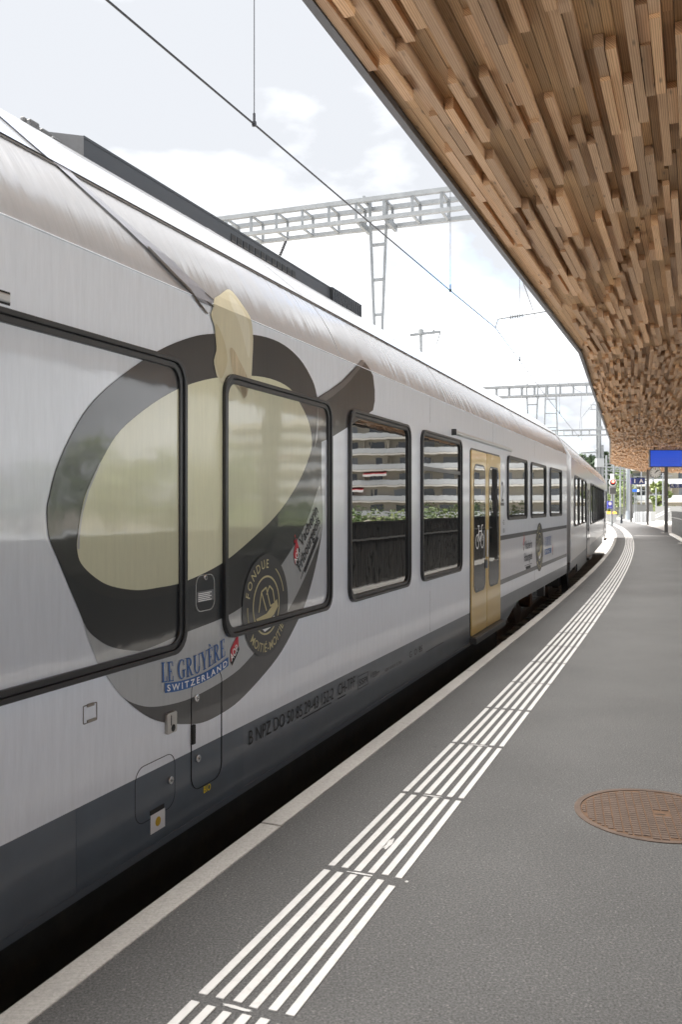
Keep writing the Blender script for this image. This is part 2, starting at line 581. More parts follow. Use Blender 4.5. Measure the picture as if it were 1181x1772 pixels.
wp(strip('handrail', FS0, FS1, [(OF - 0.075, 0.86), (OF - 0.075, 0.89), (OF - 0.05, 0.89), (OF - 0.05, 0.86), (OF - 0.075, 0.86)], mat('handrail_steel', (0.35, 0.34, 0.32), 0.4, 0.5), step=1.5), fen)
wp(strip('base', FS0, FS1, [(OF - 0.13, 0), (OF - 0.13, 0.075), (OF + 0.08, 0.075)], mat('pale_base', (0.6, 0.58, 0.54), 0.7), step=1.5), fen)
M_GRILL = mat('far_fence', S(98, 98, 96), 0.6)

# ------------------------------------------------------------------ canopy with wooden soffit
ZC = CAMH + 2.68
K1, K2, K3 = Vector((4.16, 15.0)), Vector((10.88, 34.96)), Vector((17.11, 55.07))
def unit(v): return v.normalized()
dA = unit(K1 - Vector((-0.06, 4.75)))
dB = unit(K2 - K1)
dC = unit(K3 - K2)
nrm = lambda d: Vector((d.y, -d.x))          # to the right
WID = 7.9
cr = unit(Vector((-0.19, -0.98)))            # diagonal crease
def wood(name, tint, dark):
    m = bpy.data.materials.new(name)
    m.use_nodes = True
    nt = m.node_tree
    lk = nt.links.new
    p = nt.nodes['Principled BSDF']
    uv = nt.nodes.new('ShaderNodeUVMap'); uv.uv_map = 'grain'
    tn = nt.nodes.new('ShaderNodeUVMap'); tn.uv_map = 'tone'
    a = nt.nodes.new('ShaderNodeMapping'); a.inputs['Scale'].default_value = (1.6, 26, 1)
    n = nt.nodes.new('ShaderNodeTexNoise'); n.inputs['Scale'].default_value = 1.5; n.inputs['Detail'].default_value = 6; n.inputs['Distortion'].default_value = 1.6
    w = nt.nodes.new('ShaderNodeTexWave'); w.wave_type = 'BANDS'; w.bands_direction = 'Y'
    w.inputs['Scale'].default_value = 0.9; w.inputs['Distortion'].default_value = 9; w.inputs['Detail'].default_value = 3; w.inputs['Detail Scale'].default_value = 0.6
    k = nt.nodes.new('ShaderNodeTexVoronoi'); k.inputs['Scale'].default_value = 1.0
    ka = nt.nodes.new('ShaderNodeMapping'); ka.inputs['Scale'].default_value = (3.2, 14, 1)
    kr = nt.nodes.new('ShaderNodeMapRange'); kr.inputs['From Min'].default_value = 0.05; kr.inputs['From Max'].default_value = 0.16; kr.inputs['To Min'].default_value = 0.45
    mixf = nt.nodes.new('ShaderNodeMath'); mixf.operation = 'MULTIPLY_ADD'; mixf.inputs[1].default_value = 0.5
    half = nt.nodes.new('ShaderNodeMath'); half.operation = 'MULTIPLY'; half.inputs[1].default_value = 0.5
    c = nt.nodes.new('ShaderNodeValToRGB')
    c.color_ramp.elements[0].position = 0.28; c.color_ramp.elements[0].color = (*dark, 1)
    c.color_ramp.elements[1].position = 0.62; c.color_ramp.elements[1].color = (*tint, 1)
    sx = nt.nodes.new('ShaderNodeSeparateXYZ')
    tr = nt.nodes.new('ShaderNodeMapRange'); tr.inputs['To Min'].default_value = 0.70; tr.inputs['To Max'].default_value = 1.22
    h = nt.nodes.new('ShaderNodeVectorMath'); h.operation = 'SCALE'
    h2 = nt.nodes.new('ShaderNodeVectorMath'); h2.operation = 'SCALE'
    gr = nt.nodes.new('ShaderNodeMix'); gr.data_type = 'RGBA'; gr.inputs[7].default_value = (0.30, 0.25, 0.215, 1)
    gm = nt.nodes.new('ShaderNodeMath'); gm.operation = 'MULTIPLY'; gm.inputs[1].default_value = 0.22
    bu = nt.nodes.new('ShaderNodeBump'); bu.inputs['Distance'].default_value = 0.0012; bu.inputs['Strength'].default_value = 0.6
    lk(uv.outputs['UV'], a.inputs['Vector']); lk(a.outputs['Vector'], n.inputs['Vector']); lk(a.outputs['Vector'], w.inputs['Vector'])
    lk(uv.outputs['UV'], ka.inputs['Vector']); lk(ka.outputs['Vector'], k.inputs['Vector']); lk(k.outputs['Distance'], kr.inputs['Value'])
    lk(w.outputs['Fac'], half.inputs[0]); lk(n.outputs['Fac'], mixf.inputs[0]); lk(half.outputs[0], mixf.inputs[2]); lk(mixf.outputs[0], c.inputs['Fac'])
    lk(tn.outputs['UV'], sx.inputs['Vector']); lk(sx.outputs['X'], tr.inputs['Value']); lk(c.outputs['Color'], gr.inputs[6]); lk(sx.outputs['Y'], gm.inputs[0]); lk(gm.outputs[0], gr.inputs[0])
    lk(gr.outputs[2], h.inputs[0]); lk(tr.outputs['Result'], h.inputs['Scale'])
    lk(h.outputs['Vector'], h2.inputs[0]); lk(kr.outputs['Result'], h2.inputs['Scale'])
    lk(h2.outputs['Vector'], p.inputs['Base Color']); lk(n.outputs['Fac'], bu.inputs['Height']); lk(bu.outputs['Normal'], p.inputs['Normal'])
    p.inputs['Roughness'].default_value = 0.62
    return m
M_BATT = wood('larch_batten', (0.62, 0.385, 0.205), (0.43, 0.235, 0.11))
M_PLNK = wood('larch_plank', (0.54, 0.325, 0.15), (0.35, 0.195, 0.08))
can = empty('platform_canopy', pt(14, OF), 0, 'canopy with a soffit of staggered brown wooden battens over the platform', 'canopy')
FACES = [(0, 2, 3, 1), (4, 5, 7, 6), (0, 1, 5, 4), (2, 6, 7, 3), (0, 4, 6, 2), (1, 3, 7, 5)]
def wood_mesh(name, items, m):
    me = bpy.data.meshes.new(name)
    vs, fs, us, ts = [], [], [], []
    for (p0, d, n, u0, u1, t0, t1, z0, z1, tone, ty, off) in items:
        k = len(vs)
        loc = []
        for z in (z0, z1):
            for t in (t0, t1):
                for u in (u0, u1):
                    q = p0 + d * u + n * t
                    vs.append((q.x, q.y, z))
                    loc.append((u, t, z))
        for f in FACES:
            fs.append(tuple(k + i for i in f))
            for i in f:
                u, t, z = loc[i]
                us.append((u + off, t + z + off * 3.3))
                ts.append((tone, ty))
    me.from_pydata(vs, [], fs)
    ul = me.uv_layers.new(name='grain'); tl = me.uv_layers.new(name='tone')
    for i, (a, b) in enumerate(zip(us, ts)):
        ul.data[i].uv = a
        tl.data[i].uv = b
    me.materials.append(m)
    bm = bmesh.new(); bm.from_mesh(me); bmesh.ops.recalc_face_normals(bm, faces=bm.faces); bm.to_mesh(me); bm.free()
    return me
def regions():
    pA = nrm(unit(dA + dB))
    bis1 = unit(dA + dB)
    bis2 = unit(dB + dC)
    crn = Vector((-cr.y, cr.x))               # points to the right of the crease (towards +x)
    if crn.x < 0: crn = -crn
    e1 = unit(Vector((23.4, 67.6)) - K3)
    en1 = Vector((e1.y, -e1.x))               # right of the oblique end line is inside
    e2 = unit(Vector((29.0, 70.6)) - Vector((23.4, 67.6)))
    en2 = Vector((e2.y, -e2.x))
    return [
        (K1, dA, [(K1, -crn)], -46, 0.0, (0.35, 2.0), 0),
        (K1, dA, [(K1, crn), (K1, -bis1)], -46, 8.0, (0.3, 1.9), 0.031),
        (K1, dB, [(K1, bis1), (K2, -bis2)], -4, 30, (0.3, 1.3), 0.0),
        (K2, dC, [(K2, bis2), (K3, en1), (Vector((23.4, 67.6)), en2)], -4, 48, (0.3, 1.3), 0.0)]
PITCH = 0.062
pieces, planks = [], []
def seen(q):
    if q.y < 0.5: return 0
    x, y = 590.5 + F * q.x / q.y, HZ - F * (ZC - CAMH) / q.y
    return 1.0 / (q.y * q.y) if (-40 < x < 1230 and -120 < y < 900) else 0
rg = random.Random(11)
for p0, d, cons, ua, ub, (l0, l1), shift in regions():
    n = nrm(d)
    rows = int(WID / PITCH)
    for r in range(rows):
        t0 = r * PITCH + shift + 0.01
        t1 = t0 + PITCH
        tm = (t0 + t1) / 2
        lo, hi = ua, ub
        for (q, nn) in cons:                  # keep points with (P-q).nn > 0
            c0 = (p0 + n * tm - q).dot(nn)
            c1 = d.dot(nn)
            if abs(c1) < 1e-6:
                if c0 < 0: lo, hi = 1, 0
            elif c1 > 0: lo = max(lo, -c0 / c1)
            else: hi = min(hi, -c0 / c1)
        if hi - lo < 0.05: continue
        u = lo - rg.uniform(0, 3)             # the flat boarding
        while u < hi:
            ln = rg.uniform(2.5, 4.5)
            a, b = max(lo - 0.04, u), min(hi + 0.04, u + ln)
            if b - a > 0.05:
                mid = p0 + d * ((a + b) / 2) + n * tm
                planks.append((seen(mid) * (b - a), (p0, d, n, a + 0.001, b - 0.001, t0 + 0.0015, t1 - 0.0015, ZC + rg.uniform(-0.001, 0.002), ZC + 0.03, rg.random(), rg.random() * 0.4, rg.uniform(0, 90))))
            u += ln
        u = lo - rg.uniform(0, 1.5)
        while u < hi:
            ln = rg.uniform(l0, l1) * (0.75 if rg.random() < 0.4 else 1)
            if rg.random() < (0.50 if r > 1 else 0.3):
                dep = rg.choice((0.04, 0.06, 0.075, 0.075, 0.10)) if r > 1 else 0.04
                a, b = max(lo, u), min(hi, u + ln)
                if b - a > 0.08:
                    mid = p0 + d * ((a + b) / 2) + n * tm
                    g_ = rg.uniform(0.001, 0.004)
                    pieces.append((seen(mid) * (b - a), (p0, d, n, a, b, t0 + g_, t1 - g_, ZC - dep, ZC + 0.004, rg.random(), rg.random(), rg.uniform(0, 90))))
            u += ln
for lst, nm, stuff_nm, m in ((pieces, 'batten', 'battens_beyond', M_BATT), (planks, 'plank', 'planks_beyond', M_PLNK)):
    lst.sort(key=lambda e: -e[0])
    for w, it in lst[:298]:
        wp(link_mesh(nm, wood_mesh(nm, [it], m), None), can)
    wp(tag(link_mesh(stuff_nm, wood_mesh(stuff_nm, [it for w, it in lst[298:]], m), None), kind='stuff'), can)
# roof above the boarding and the dark edge trim
endpts = [K3, Vector((23.4, 67.6)), Vector((29.0, 70.6))]
left = [K1 - dA * 46, K1, K2] + endpts
right = [K1 - dA * 46 + nrm(dA) * (WID + 0.1), K1 + nrm(unit(dA + dB)) * (WID + 0.1), K2 + nrm(unit(dB + dC)) * (WID + 0.1), Vector((29.0, 70.6)) + dC * -2 + nrm(dC) * 0.6]
outline = left + right[::-1]
MBr = MB().prism([(p.x, p.y) for p in outline], 0.32, lambda u, v, w: Vector((u, v, ZC + 0.033 + w)))
wp(MBr.build('roof', mat('canopy_roof', (0.32, 0.32, 0.33), 0.6)), can)
tr = MB()
M_TRIM = mat('edge_trim', S(88, 86, 86), 0.45, 0.2)
for a, b in zip(left[:-1], left[1:]):
    d = unit(b - a); n = nrm(d)
    A, B = a - n * 0.018, b - n * 0.018
    tr.bar((A.x, A.y, ZC + 0.13), (B.x, B.y, ZC + 0.13), 0.05, 0.36)
wp(tr.build('edge_trim', M_TRIM), can)
tr = MB()
for a, b in zip(right[:-1], right[1:]):
    d = unit(b - a); n = nrm(d)
    tr.bar((a.x, a.y, ZC + 0.08), (b.x, b.y, ZC + 0.08), 0.04, 0.40)
wp(tr.build('back_trim', M_TRIM), can)
for px, py in ((1154, 922), (1122, 908.5)):
    s_, o_ = so(*gpx(px, py)[:2])
posts = [so(*gpx(px, py)[:2]) for px, py in ((1154, 922.5), (1122, 908.8), (1093.5, 903.6))]
post_so = [(s_, o_) for s_, o_ in posts] + [(35.0, 2.12), (22.6, 2.12), (10.0, 2.12), (-4.0, 2.12)]
for s_, o_ in post_so:
    c = pt(s_, o_)
    M = Matrix.Translation(c) @ Matrix.Rotation(head(s_), 4, 'Z')
    pm = MB().box(-0.09, 0.09, -0.085, -0.072, 0, ZC + 0.05, M).box(-0.09, 0.09, 0.072, 0.085, 0, ZC + 0.05, M).box(-0.006, 0.006, -0.072, 0.072, 0, ZC + 0.05, M)
    pm.box(-0.088, 0.088, -0.0715, 0.0715, 0.0, ZC + 0.04, M)
    po = wp(pm.build('post', M_STEELD), can)
    f = MB().box(-0.22, 0.22, -0.22, 0.22, 0, 0.03, M).build('foot_plate', M_CONC)
    f.parent = po
    f.matrix_parent_inverse = Matrix.Translation(-Vector(can.location))
    f.matrix_parent_inverse = Matrix()
    f.location = (0, 0, 0)
# ------------------------------------------------------------------ the train
VPX, D1 = 1188.0, 2.10
TH1 = math.atan((VPX - 590.5) / F)
def car_frame(name, P, th, label):
    return empty(name, (P[0], P[1], 0), math.pi / 2 - th, label, 'rail car', 'coaches of the parked train')
car1 = car_frame('rail_car', (-D1 * math.cos(TH1), D1 * math.sin(TH1)), TH1, 'pale grey rail coach with a painted fondue pot and golden doors')
# car coordinates: x along the car (forward), y inwards from the side wall, z up
ZB, ZS, ZK = -0.016, 0.327, 2.411              # skirt bottom, skirt top, roof kink
PROF = [(0.0, ZK)]
_n, _t0, _t1 = 8, 19.0, 40.0                    # the roof slope leans in more and more towards the gutter
_len = math.hypot(0.22, 2.80 - ZK) * 1.008
for _i in range(_n):
    _a = R(_t0 + (_t1 - _t0) * (_i + 0.5) / _n)
    PROF.append((PROF[-1][0] + _len / _n * math.sin(_a), PROF[-1][1] + _len / _n * math.cos(_a)))
_k = 0.22 / PROF[-1][0]
PROF = [(a * _k, ZK + (z - ZK) * (2.80 - ZK) / (PROF[-1][1] - ZK)) for a, z in PROF]
SLOPE = list(PROF)
PROF += [(0.6, 3.118), (1.0, 3.381)]
CARW = 2.82
SE = 16.88
def car_ray(px, py):
    t = (px - 590.5) / F
    return (t * math.sin(TH1) + math.cos(TH1), -t * math.cos(TH1) + math.sin(TH1), (HZ - py) / F)
def wall_pt(px, py):                            # on the upright side wall: (s, z)
    d = car_ray(px, py)
    k = D1 / d[1]
    return d[0] * k, CAMH + d[2] * k
def wall_s(px): return wall_pt(px, HZ)[0]
def surf_pt(px, py, off=0.0):                   # on wall, roof slope or upper roof
    s, z = wall_pt(px, py)
    if z <= ZK + 1e-6:
        return Vector((s, -off, z))
    d = car_ray(px, py)
    for (a0, z0), (a1, z1) in zip(PROF[:-1], PROF[1:]):
        nx, nz_ = -(z1 - z0), (a1 - a0)          # outward normal in (a, z)
        l = math.hypot(nx, nz_); nx /= l; nz_ /= l
        k = ((a0 + D1) * nx + (z0 - CAMH) * nz_) / (d[1] * nx + d[2] * nz_)
        a, z, s = -D1 + d[1] * k, CAMH + d[2] * k, d[0] * k
        if z <= z1 + 1e-6 or (a1, z1) == PROF[-1]:
            return Vector((s, a + nx * off, z + nz_ * off))

def wrap(name, col, film=False, streak=0.045, rough=0.42, jag=0):
    key = name + ('_film' if film else '')
    if key in MATS: return MATS[key]
    m = bpy.data.materials.new(key)
    m.use_nodes = True
    nt = m.node_tree
    lk = nt.links.new
    p = nt.nodes['Principled BSDF']
    t = nt.nodes.new('ShaderNodeTexCoord')
    a = nt.nodes.new('ShaderNodeMapping'); a.inputs['Scale'].default_value = (34, 8, 3.2)
    n = nt.nodes.new('ShaderNodeTexNoise'); n.inputs['Scale'].default_value = 1; n.inputs['Detail'].default_value = 6; n.inputs['Roughness'].default_value = 0.62
    a2 = nt.nodes.new('ShaderNodeMapping'); a2.inputs['Scale'].default_value = (210, 30, 14)
    n2 = nt.nodes.new('ShaderNodeTexNoise'); n2.inputs['Scale'].default_value = 1; n2.inputs['Detail'].default_value = 2
    g = nt.nodes.new('ShaderNodeMapRange'); g.inputs['From Min'].default_value = 0.3; g.inputs['From Max'].default_value = 0.7
    g.inputs['To Min'].default_value = 1 - streak; g.inputs['To Max'].default_value = 1 + streak
    g2 = nt.nodes.new('ShaderNodeMapRange'); g2.inputs['From Min'].default_value = 0.3; g2.inputs['From Max'].default_value = 0.7
    g2.inputs['To Min'].default_value = 1 - streak * 0.5; g2.inputs['To Max'].default_value = 1 + streak * 0.5
    mu = nt.nodes.new('ShaderNodeMath'); mu.operation = 'MULTIPLY'
    h = nt.nodes.new('ShaderNodeVectorMath'); h.operation = 'SCALE'
    h.inputs[0].default_value = [c * (0.8 if film else 1) for c in col]
    ab = nt.nodes.new('ShaderNodeMapping'); ab.inputs['Scale'].default_value = (11.0, 0.5, 0.5) if jag else (7.0, 0.6, 0.55) if not film else (3.0, 1, 2.0)
    nb = nt.nodes.new('ShaderNodeTexNoise'); nb.inputs['Scale'].default_value = 1; nb.inputs['Detail'].default_value = 3
    bu = nt.nodes.new('ShaderNodeBump'); bu.inputs['Distance'].default_value = jag or (0.002 if not film else 0.002)
    lk(t.outputs['Object'], a.inputs['Vector']); lk(a.outputs['Vector'], n.inputs['Vector']); lk(n.outputs['Fac'], g.inputs['Value'])
    lk(t.outputs['Object'], a2.inputs['Vector']); lk(a2.outputs['Vector'], n2.inputs['Vector']); lk(n2.outputs['Fac'], g2.inputs['Value'])
    lk(g.outputs['Result'], mu.inputs[0]); lk(g2.outputs['Result'], mu.inputs[1]); lk(mu.outputs[0], h.inputs['Scale'])
    lk(h.outputs['Vector'], p.inputs['Base Color'])
    lk(t.outputs['Object'], ab.inputs['Vector']); lk(ab.outputs['Vector'], nb.inputs['Vector']); lk(nb.outputs['Fac'], bu.inputs['Height'])
    lk(bu.outputs['Normal'], p.inputs['Coat Normal']); lk(bu.outputs['Normal'], p.inputs['Normal'])
    p.inputs['Roughness'].default_value = 0.3 if film else rough
    p.inputs['IOR'].default_value = 1.5
    p.inputs['Coat Weight'].default_value = 1.0 if film else 0.55
    p.inputs['Coat Roughness'].default_value = 0.05 if film else 0.07
    p.inputs['Coat IOR'].default_value = 1.6 if film else 1.5
    MATS[key] = m
    return m
LINEN = (0.755, 0.785, 0.835)
M_WALL = wrap('linen_wrap', LINEN)
M_ROOF = wrap('roof_wrap', (0.34, 0.34, 0.345), streak=0.04, jag=0.0055)
M_ROOF.node_tree.nodes['Principled BSDF'].inputs['Metallic'].default_value = 0.12
M_ROOF.node_tree.nodes['Principled BSDF'].inputs['Roughness'].default_value = 0.16
M_ROOF.node_tree.nodes['Principled BSDF'].inputs['Coat Weight'].default_value = 0.3
M_SKIRT = mat('skirt_paint', (0.078, 0.100, 0.128), 0.33, coat=0.5, coat_r=0.1, var=0.08, vscale=(6, 6, 6), bump=0.002, bscale=(3, 1, 1))
M_SKIRT2 = mat('skirt_paint_faded', (0.098, 0.118, 0.144), 0.36, coat=0.5, coat_r=0.12, var=0.08, vscale=(6, 6, 6), bump=0.002, bscale=(3, 1, 1))
M_GLASS = mat('dark_glass', (0.012, 0.013, 0.013), 0.0, ior=2.3, bump=0.0013, bscale=(1.6, 1, 1.1))
M_GOLD = mat('gold_door', (0.64, 0.44, 0.125), 0.34, 0.0, coat=0.45, coat_r=0.06, bump=0.003, bscale=(3, 1, 2.2))
M_ALU = mat('aluminium', (0.62, 0.62, 0.61), 0.32, 0.7, var=0.05)
M_LINE = mat('panel_gap', (0.02, 0.02, 0.02), 0.8)
M_GREYBOX = mat('roof_box', (0.040, 0.044, 0.050), 0.5, 0.1, var=0.05)
M_GREYEND = mat('roof_box_end', (0.15, 0.15, 0.15), 0.55, var=0.08, vscale=(30, 30, 30))

def wallbox(name, s0, s1, z0, z1, d0, d1, m, parent, bevel=0):
    return MB().box(s0, s1, -d1, -d0, z0, z1).build(name, m, parent, bevel=bevel)
def out3(u, v, w): return Vector((u, -w, v))

# fronts, roof and underside ------------------------------------------------
def body(car, s0, s1, wallm, roofm):
    MB().add([(s0, 0, ZS), (s1, 0, ZS), (s1, 0, ZK), (s0, 0, ZK)], [(0, 1, 2, 3)]).build('side_wall', wallm, car)
    # softened cantrail kink and the two roof slopes
    a1, z1 = SLOPE[-1]
    ns = len(SLOPE)
    MB().add([(s, a, z) for s in (s0, s1) for a, z in SLOPE], [(i, i + ns, i + ns + 1, i + 1) for i in range(ns - 1)]).build('roof_slope', roofm, car, smooth=True)
    up = [(a1, z1), (0.6, 3.118), (1.0, 3.381), (1.2, 3.448), (1.41, 3.47), (1.62, 3.448), (1.82, 3.381), (2.22, 3.118), (2.60, z1), (CARW, ZK), (CARW, ZS)]
    k = len(up)
    MB().add([(s, a, z) for s in (s0, s1) for a, z in up], [(i, i + k, i + k + 1, i + 1) for i in range(k - 1)]).build('roof', roofm, car)
    MB().bar((s0, a1 - 0.002, z1 + 0.001), (s1, a1 - 0.002, z1 + 0.001), 0.011, 0.009).build('gutter', M_LINE, car)
    MB().bar((s0, a1 - 0.012, z1 - 0.009), (s1, a1 - 0.012, z1 - 0.009), 0.006, 0.006).build('gutter_lip', roofm, car)
    prof = [(0.003, ZS), (0.003, ZK), (a1, z1 - 0.004), (0.6, 3.112), (1.0, 3.375), (1.41, 3.463), (1.82, 3.375), (2.22, 3.112), (2.60, z1 - 0.004), (CARW - 0.003, ZK), (CARW - 0.003, ZS)]
    for s, nm in ((s0, 'end_wall'), (s1, 'end_wall')):
        MB().add([(s, a, z) for a, z in prof], [tuple(range(len(prof)))]).build(nm, wallm, car)
body(car1, -7.6, SE, M_WALL, M_ROOF)
MB().bar((-7.6, -0.001, ZK), (SE, -0.001, ZK), 0.010, 0.006).build('cantrail', M_WALL, car1, bevel=0.003)
# skirt panels
sA, sB = wall_s(131), wall_s(421)
sD0, sD1 = wall_s(814.5), wall_s(865)
sk_end = sD1 + 0.34
for a, b, m, off in ((-7.6, sA, M_SKIRT2, 0.0), (sA + 0.001, sB, M_SKIRT, 0.0006), (sB + 0.001, sD0, M_SKIRT2, 0.0)):
    wallbox('skirt_panel', a, b, ZB, ZS, -0.02, off, m, car1)
zr = 0.165
poly = [(sD0, ZB + 0.10), (sD0, ZS), (SE, ZS), (SE, zr), (sk_end + 0.85, zr), (sk_end, ZB), (sD1, ZB), (sD1, ZB + 0.1)]
MB().prism(poly, 0.02, lambda u, v, w: Vector((u, 0.02 - w, v))).build('skirt_panel', M_SKIRT2, car1)
MB().box(-7.6, 10.9, 0.12, 2.70, -0.40, ZS - 0.002).build('underframe', M_UNDER, car1)
MB().box(10.9, SE, 0.25, 2.57, 0.20, ZS - 0.002).build('bogie_beam', M_UNDER, car1)
# lower lip of the skirt
wallbox('skirt_lip', -7.6, sD0, ZB + 0.001, ZB + 0.03, 0.0, 0.004, M_SKIRT2, car1)

def bogie(car, sc):
    b = empty('bogie', (0, 0, 0)); b.parent = car
    for ws in (sc - 1.15, sc + 1.15):
        for ya in (0.66, 2.16):
            poly = [(ws + 0.40 * math.cos(t), -0.13 + 0.40 * math.sin(t)) for t in [2 * math.pi * i / 28 for i in range(28)]]
            MB().prism(poly, 0.13, lambda u, v, w: Vector((u, ya - 0.13 + w, v))).build('wheel', mat('wheel_steel', (0.09, 0.06, 0.045), 0.6, 0.4), b)
        poly = [(ws + 0.12 * math.cos(t), -0.13 + 0.12 * math.sin(t)) for t in [2 * math.pi * i / 16 for i in range(16)]]
        MB().prism(poly, 0.2, lambda u, v, w: Vector((u, 0.30 + w, v))).build('axle_box', mat('axle_brown', (0.10, 0.05, 0.025), 0.7, 0.2), b, bevel=0.02)
        for q in (-0.22, 0.22):
            pts = [(ws + q + 0.06 * math.cos(t), 0.42 + 0.06 * math.sin(t), -0.05 + 0.26 * t / 31.4) for t in [i * 31.4 / 40 for i in range(41)]]
            MB().tube(pts, 0.013, 5).build('spring', M_UNDER, b)
    MB().bar((sc - 1.6, 0.42, 0.10), (sc - 0.5, 0.42, 0.04), 0.16, 0.14).bar((sc - 0.5, 0.42, 0.04), (sc + 0.5, 0.42, 0.04), 0.16, 0.18).bar((sc + 0.5, 0.42, 0.04), (sc + 1.6, 0.42, 0.10), 0.16, 0.14).bar((sc, 0.42, 0.05), (sc, 2.4, 0.05), 0.5, 0.16).build('frame', M_UNDER, b, bevel=0.02)
    MB().tube([(sc - 0.35, 0.33, -0.10), (sc - 0.35, 0.33, 0.22)], 0.045, 10).build('damper', mat('damper_grey', (0.16, 0.16, 0.16), 0.5), b)
    MB().tube([(sc + 0.2, 0.36, 0.02), (sc + 0.2, 0.36, 0.26)], 0.17, 14).build('air_spring', M_UNDER, b)
    MB().tube([(sc - 0.62, 0.24, 0.05), (sc - 0.60, 0.25, 0.16), (sc - 0.5, 0.3, 0.22)], 0.018, 6).build('hose', mat('hose_red', (0.35, 0.03, 0.03), 0.5), b)
    MB().tube([(sc - 0.62, 0.24, 0.02), (sc - 0.62, 0.24, 0.055)], 0.024, 6).build('hose_band', mat('band_green', (0.03, 0.30, 0.12), 0.5), b)
    MB().tube([(sc + 1.0, 0.25, 0.20), (sc + 1.25, 0.26, 0.05), (sc + 1.5, 0.27, 0.02), (sc + 1.75, 0.26, 0.16)], 0.016, 6).build('hose', M_UNDER, b)
    MB().box(sc + 1.7, sc + 1.85, 0.18, 0.30, -0.12, 0.20).build('bracket', mat('damper_grey', (0.16, 0.16, 0.16), 0.5), b)
    return b
bogie(car1, 13.5)
bogie(car1, -4.6)

# windows -------------------------------------------------------------------
ZWT, ZWB = 2.100, 0.795
W1 = (wall_s(317) - 1.38, wall_s(317))
W2 = (wall_s(383), wall_s(570.5))
WIN_FILM = [W1, W2]
WIN_DARK = [(wall_s(602), wall_s(708)), (wall_s(728), wall_s(797.5))]
WIN_SMALL = [(wall_s(878), wall_s(911.5)), (wall_s(919), wall_s(944.5)), (wall_s(952), wall_s(971.5))]
def window(car, s0, s1, z0, z1, pane_m, fw=0.047, proud=0.026, r=0.10, extra=False):
    w = MB().prism(rrect(s0 + fw * 0.8, s1 - fw * 0.8, z0 + fw * 0.8, z1 - fw * 0.8, max(0.02, r - fw * 0.5)), 0.0012, out3).build('window', pane_m, car)
    n = MB()
    n.ring(rrect(s0, s1, z0, z1, r), rrect(s0 + fw * 0.45, s1 - fw * 0.45, z0 + fw * 0.45, z1 - fw * 0.45, r - fw * 0.25), out3, 0, proud)
    n.ring(rrect(s0 + fw * 0.45, s1 - fw * 0.45, z0 + fw * 0.45, z1 - fw * 0.45, r - fw * 0.25), rrect(s0 + fw, s1 - fw, z0 + fw, z1 - fw, r - fw * 0.6), out3, 0, proud * 0.62)
    n.build('frame', M_BLACK, w, bevel=0.004)
    if extra:
        MB().bar((s0 + fw, -0.006, z1 - 0.33), (s1 - fw, -0.006, z1 - 0.33), 0.012, 0.035).build('transom', M_BLACK, w)
    return w
M_FILM = wrap('linen_wrap', LINEN, True)
for s0, s1 in WIN_FILM:
    window(car1, s0, s1, ZWB, ZWT, M_FILM)
for i, (s0, s1) in enumerate(WIN_DARK):
    window(car1, s0, s1, ZWB, ZWT, M_GLASS, extra=(i == 1))
for s0, s1 in WIN_SMALL:
    window(car1, s0, s1, 1.262, 2.085, M_GLASS, fw=0.04, r=0.09)

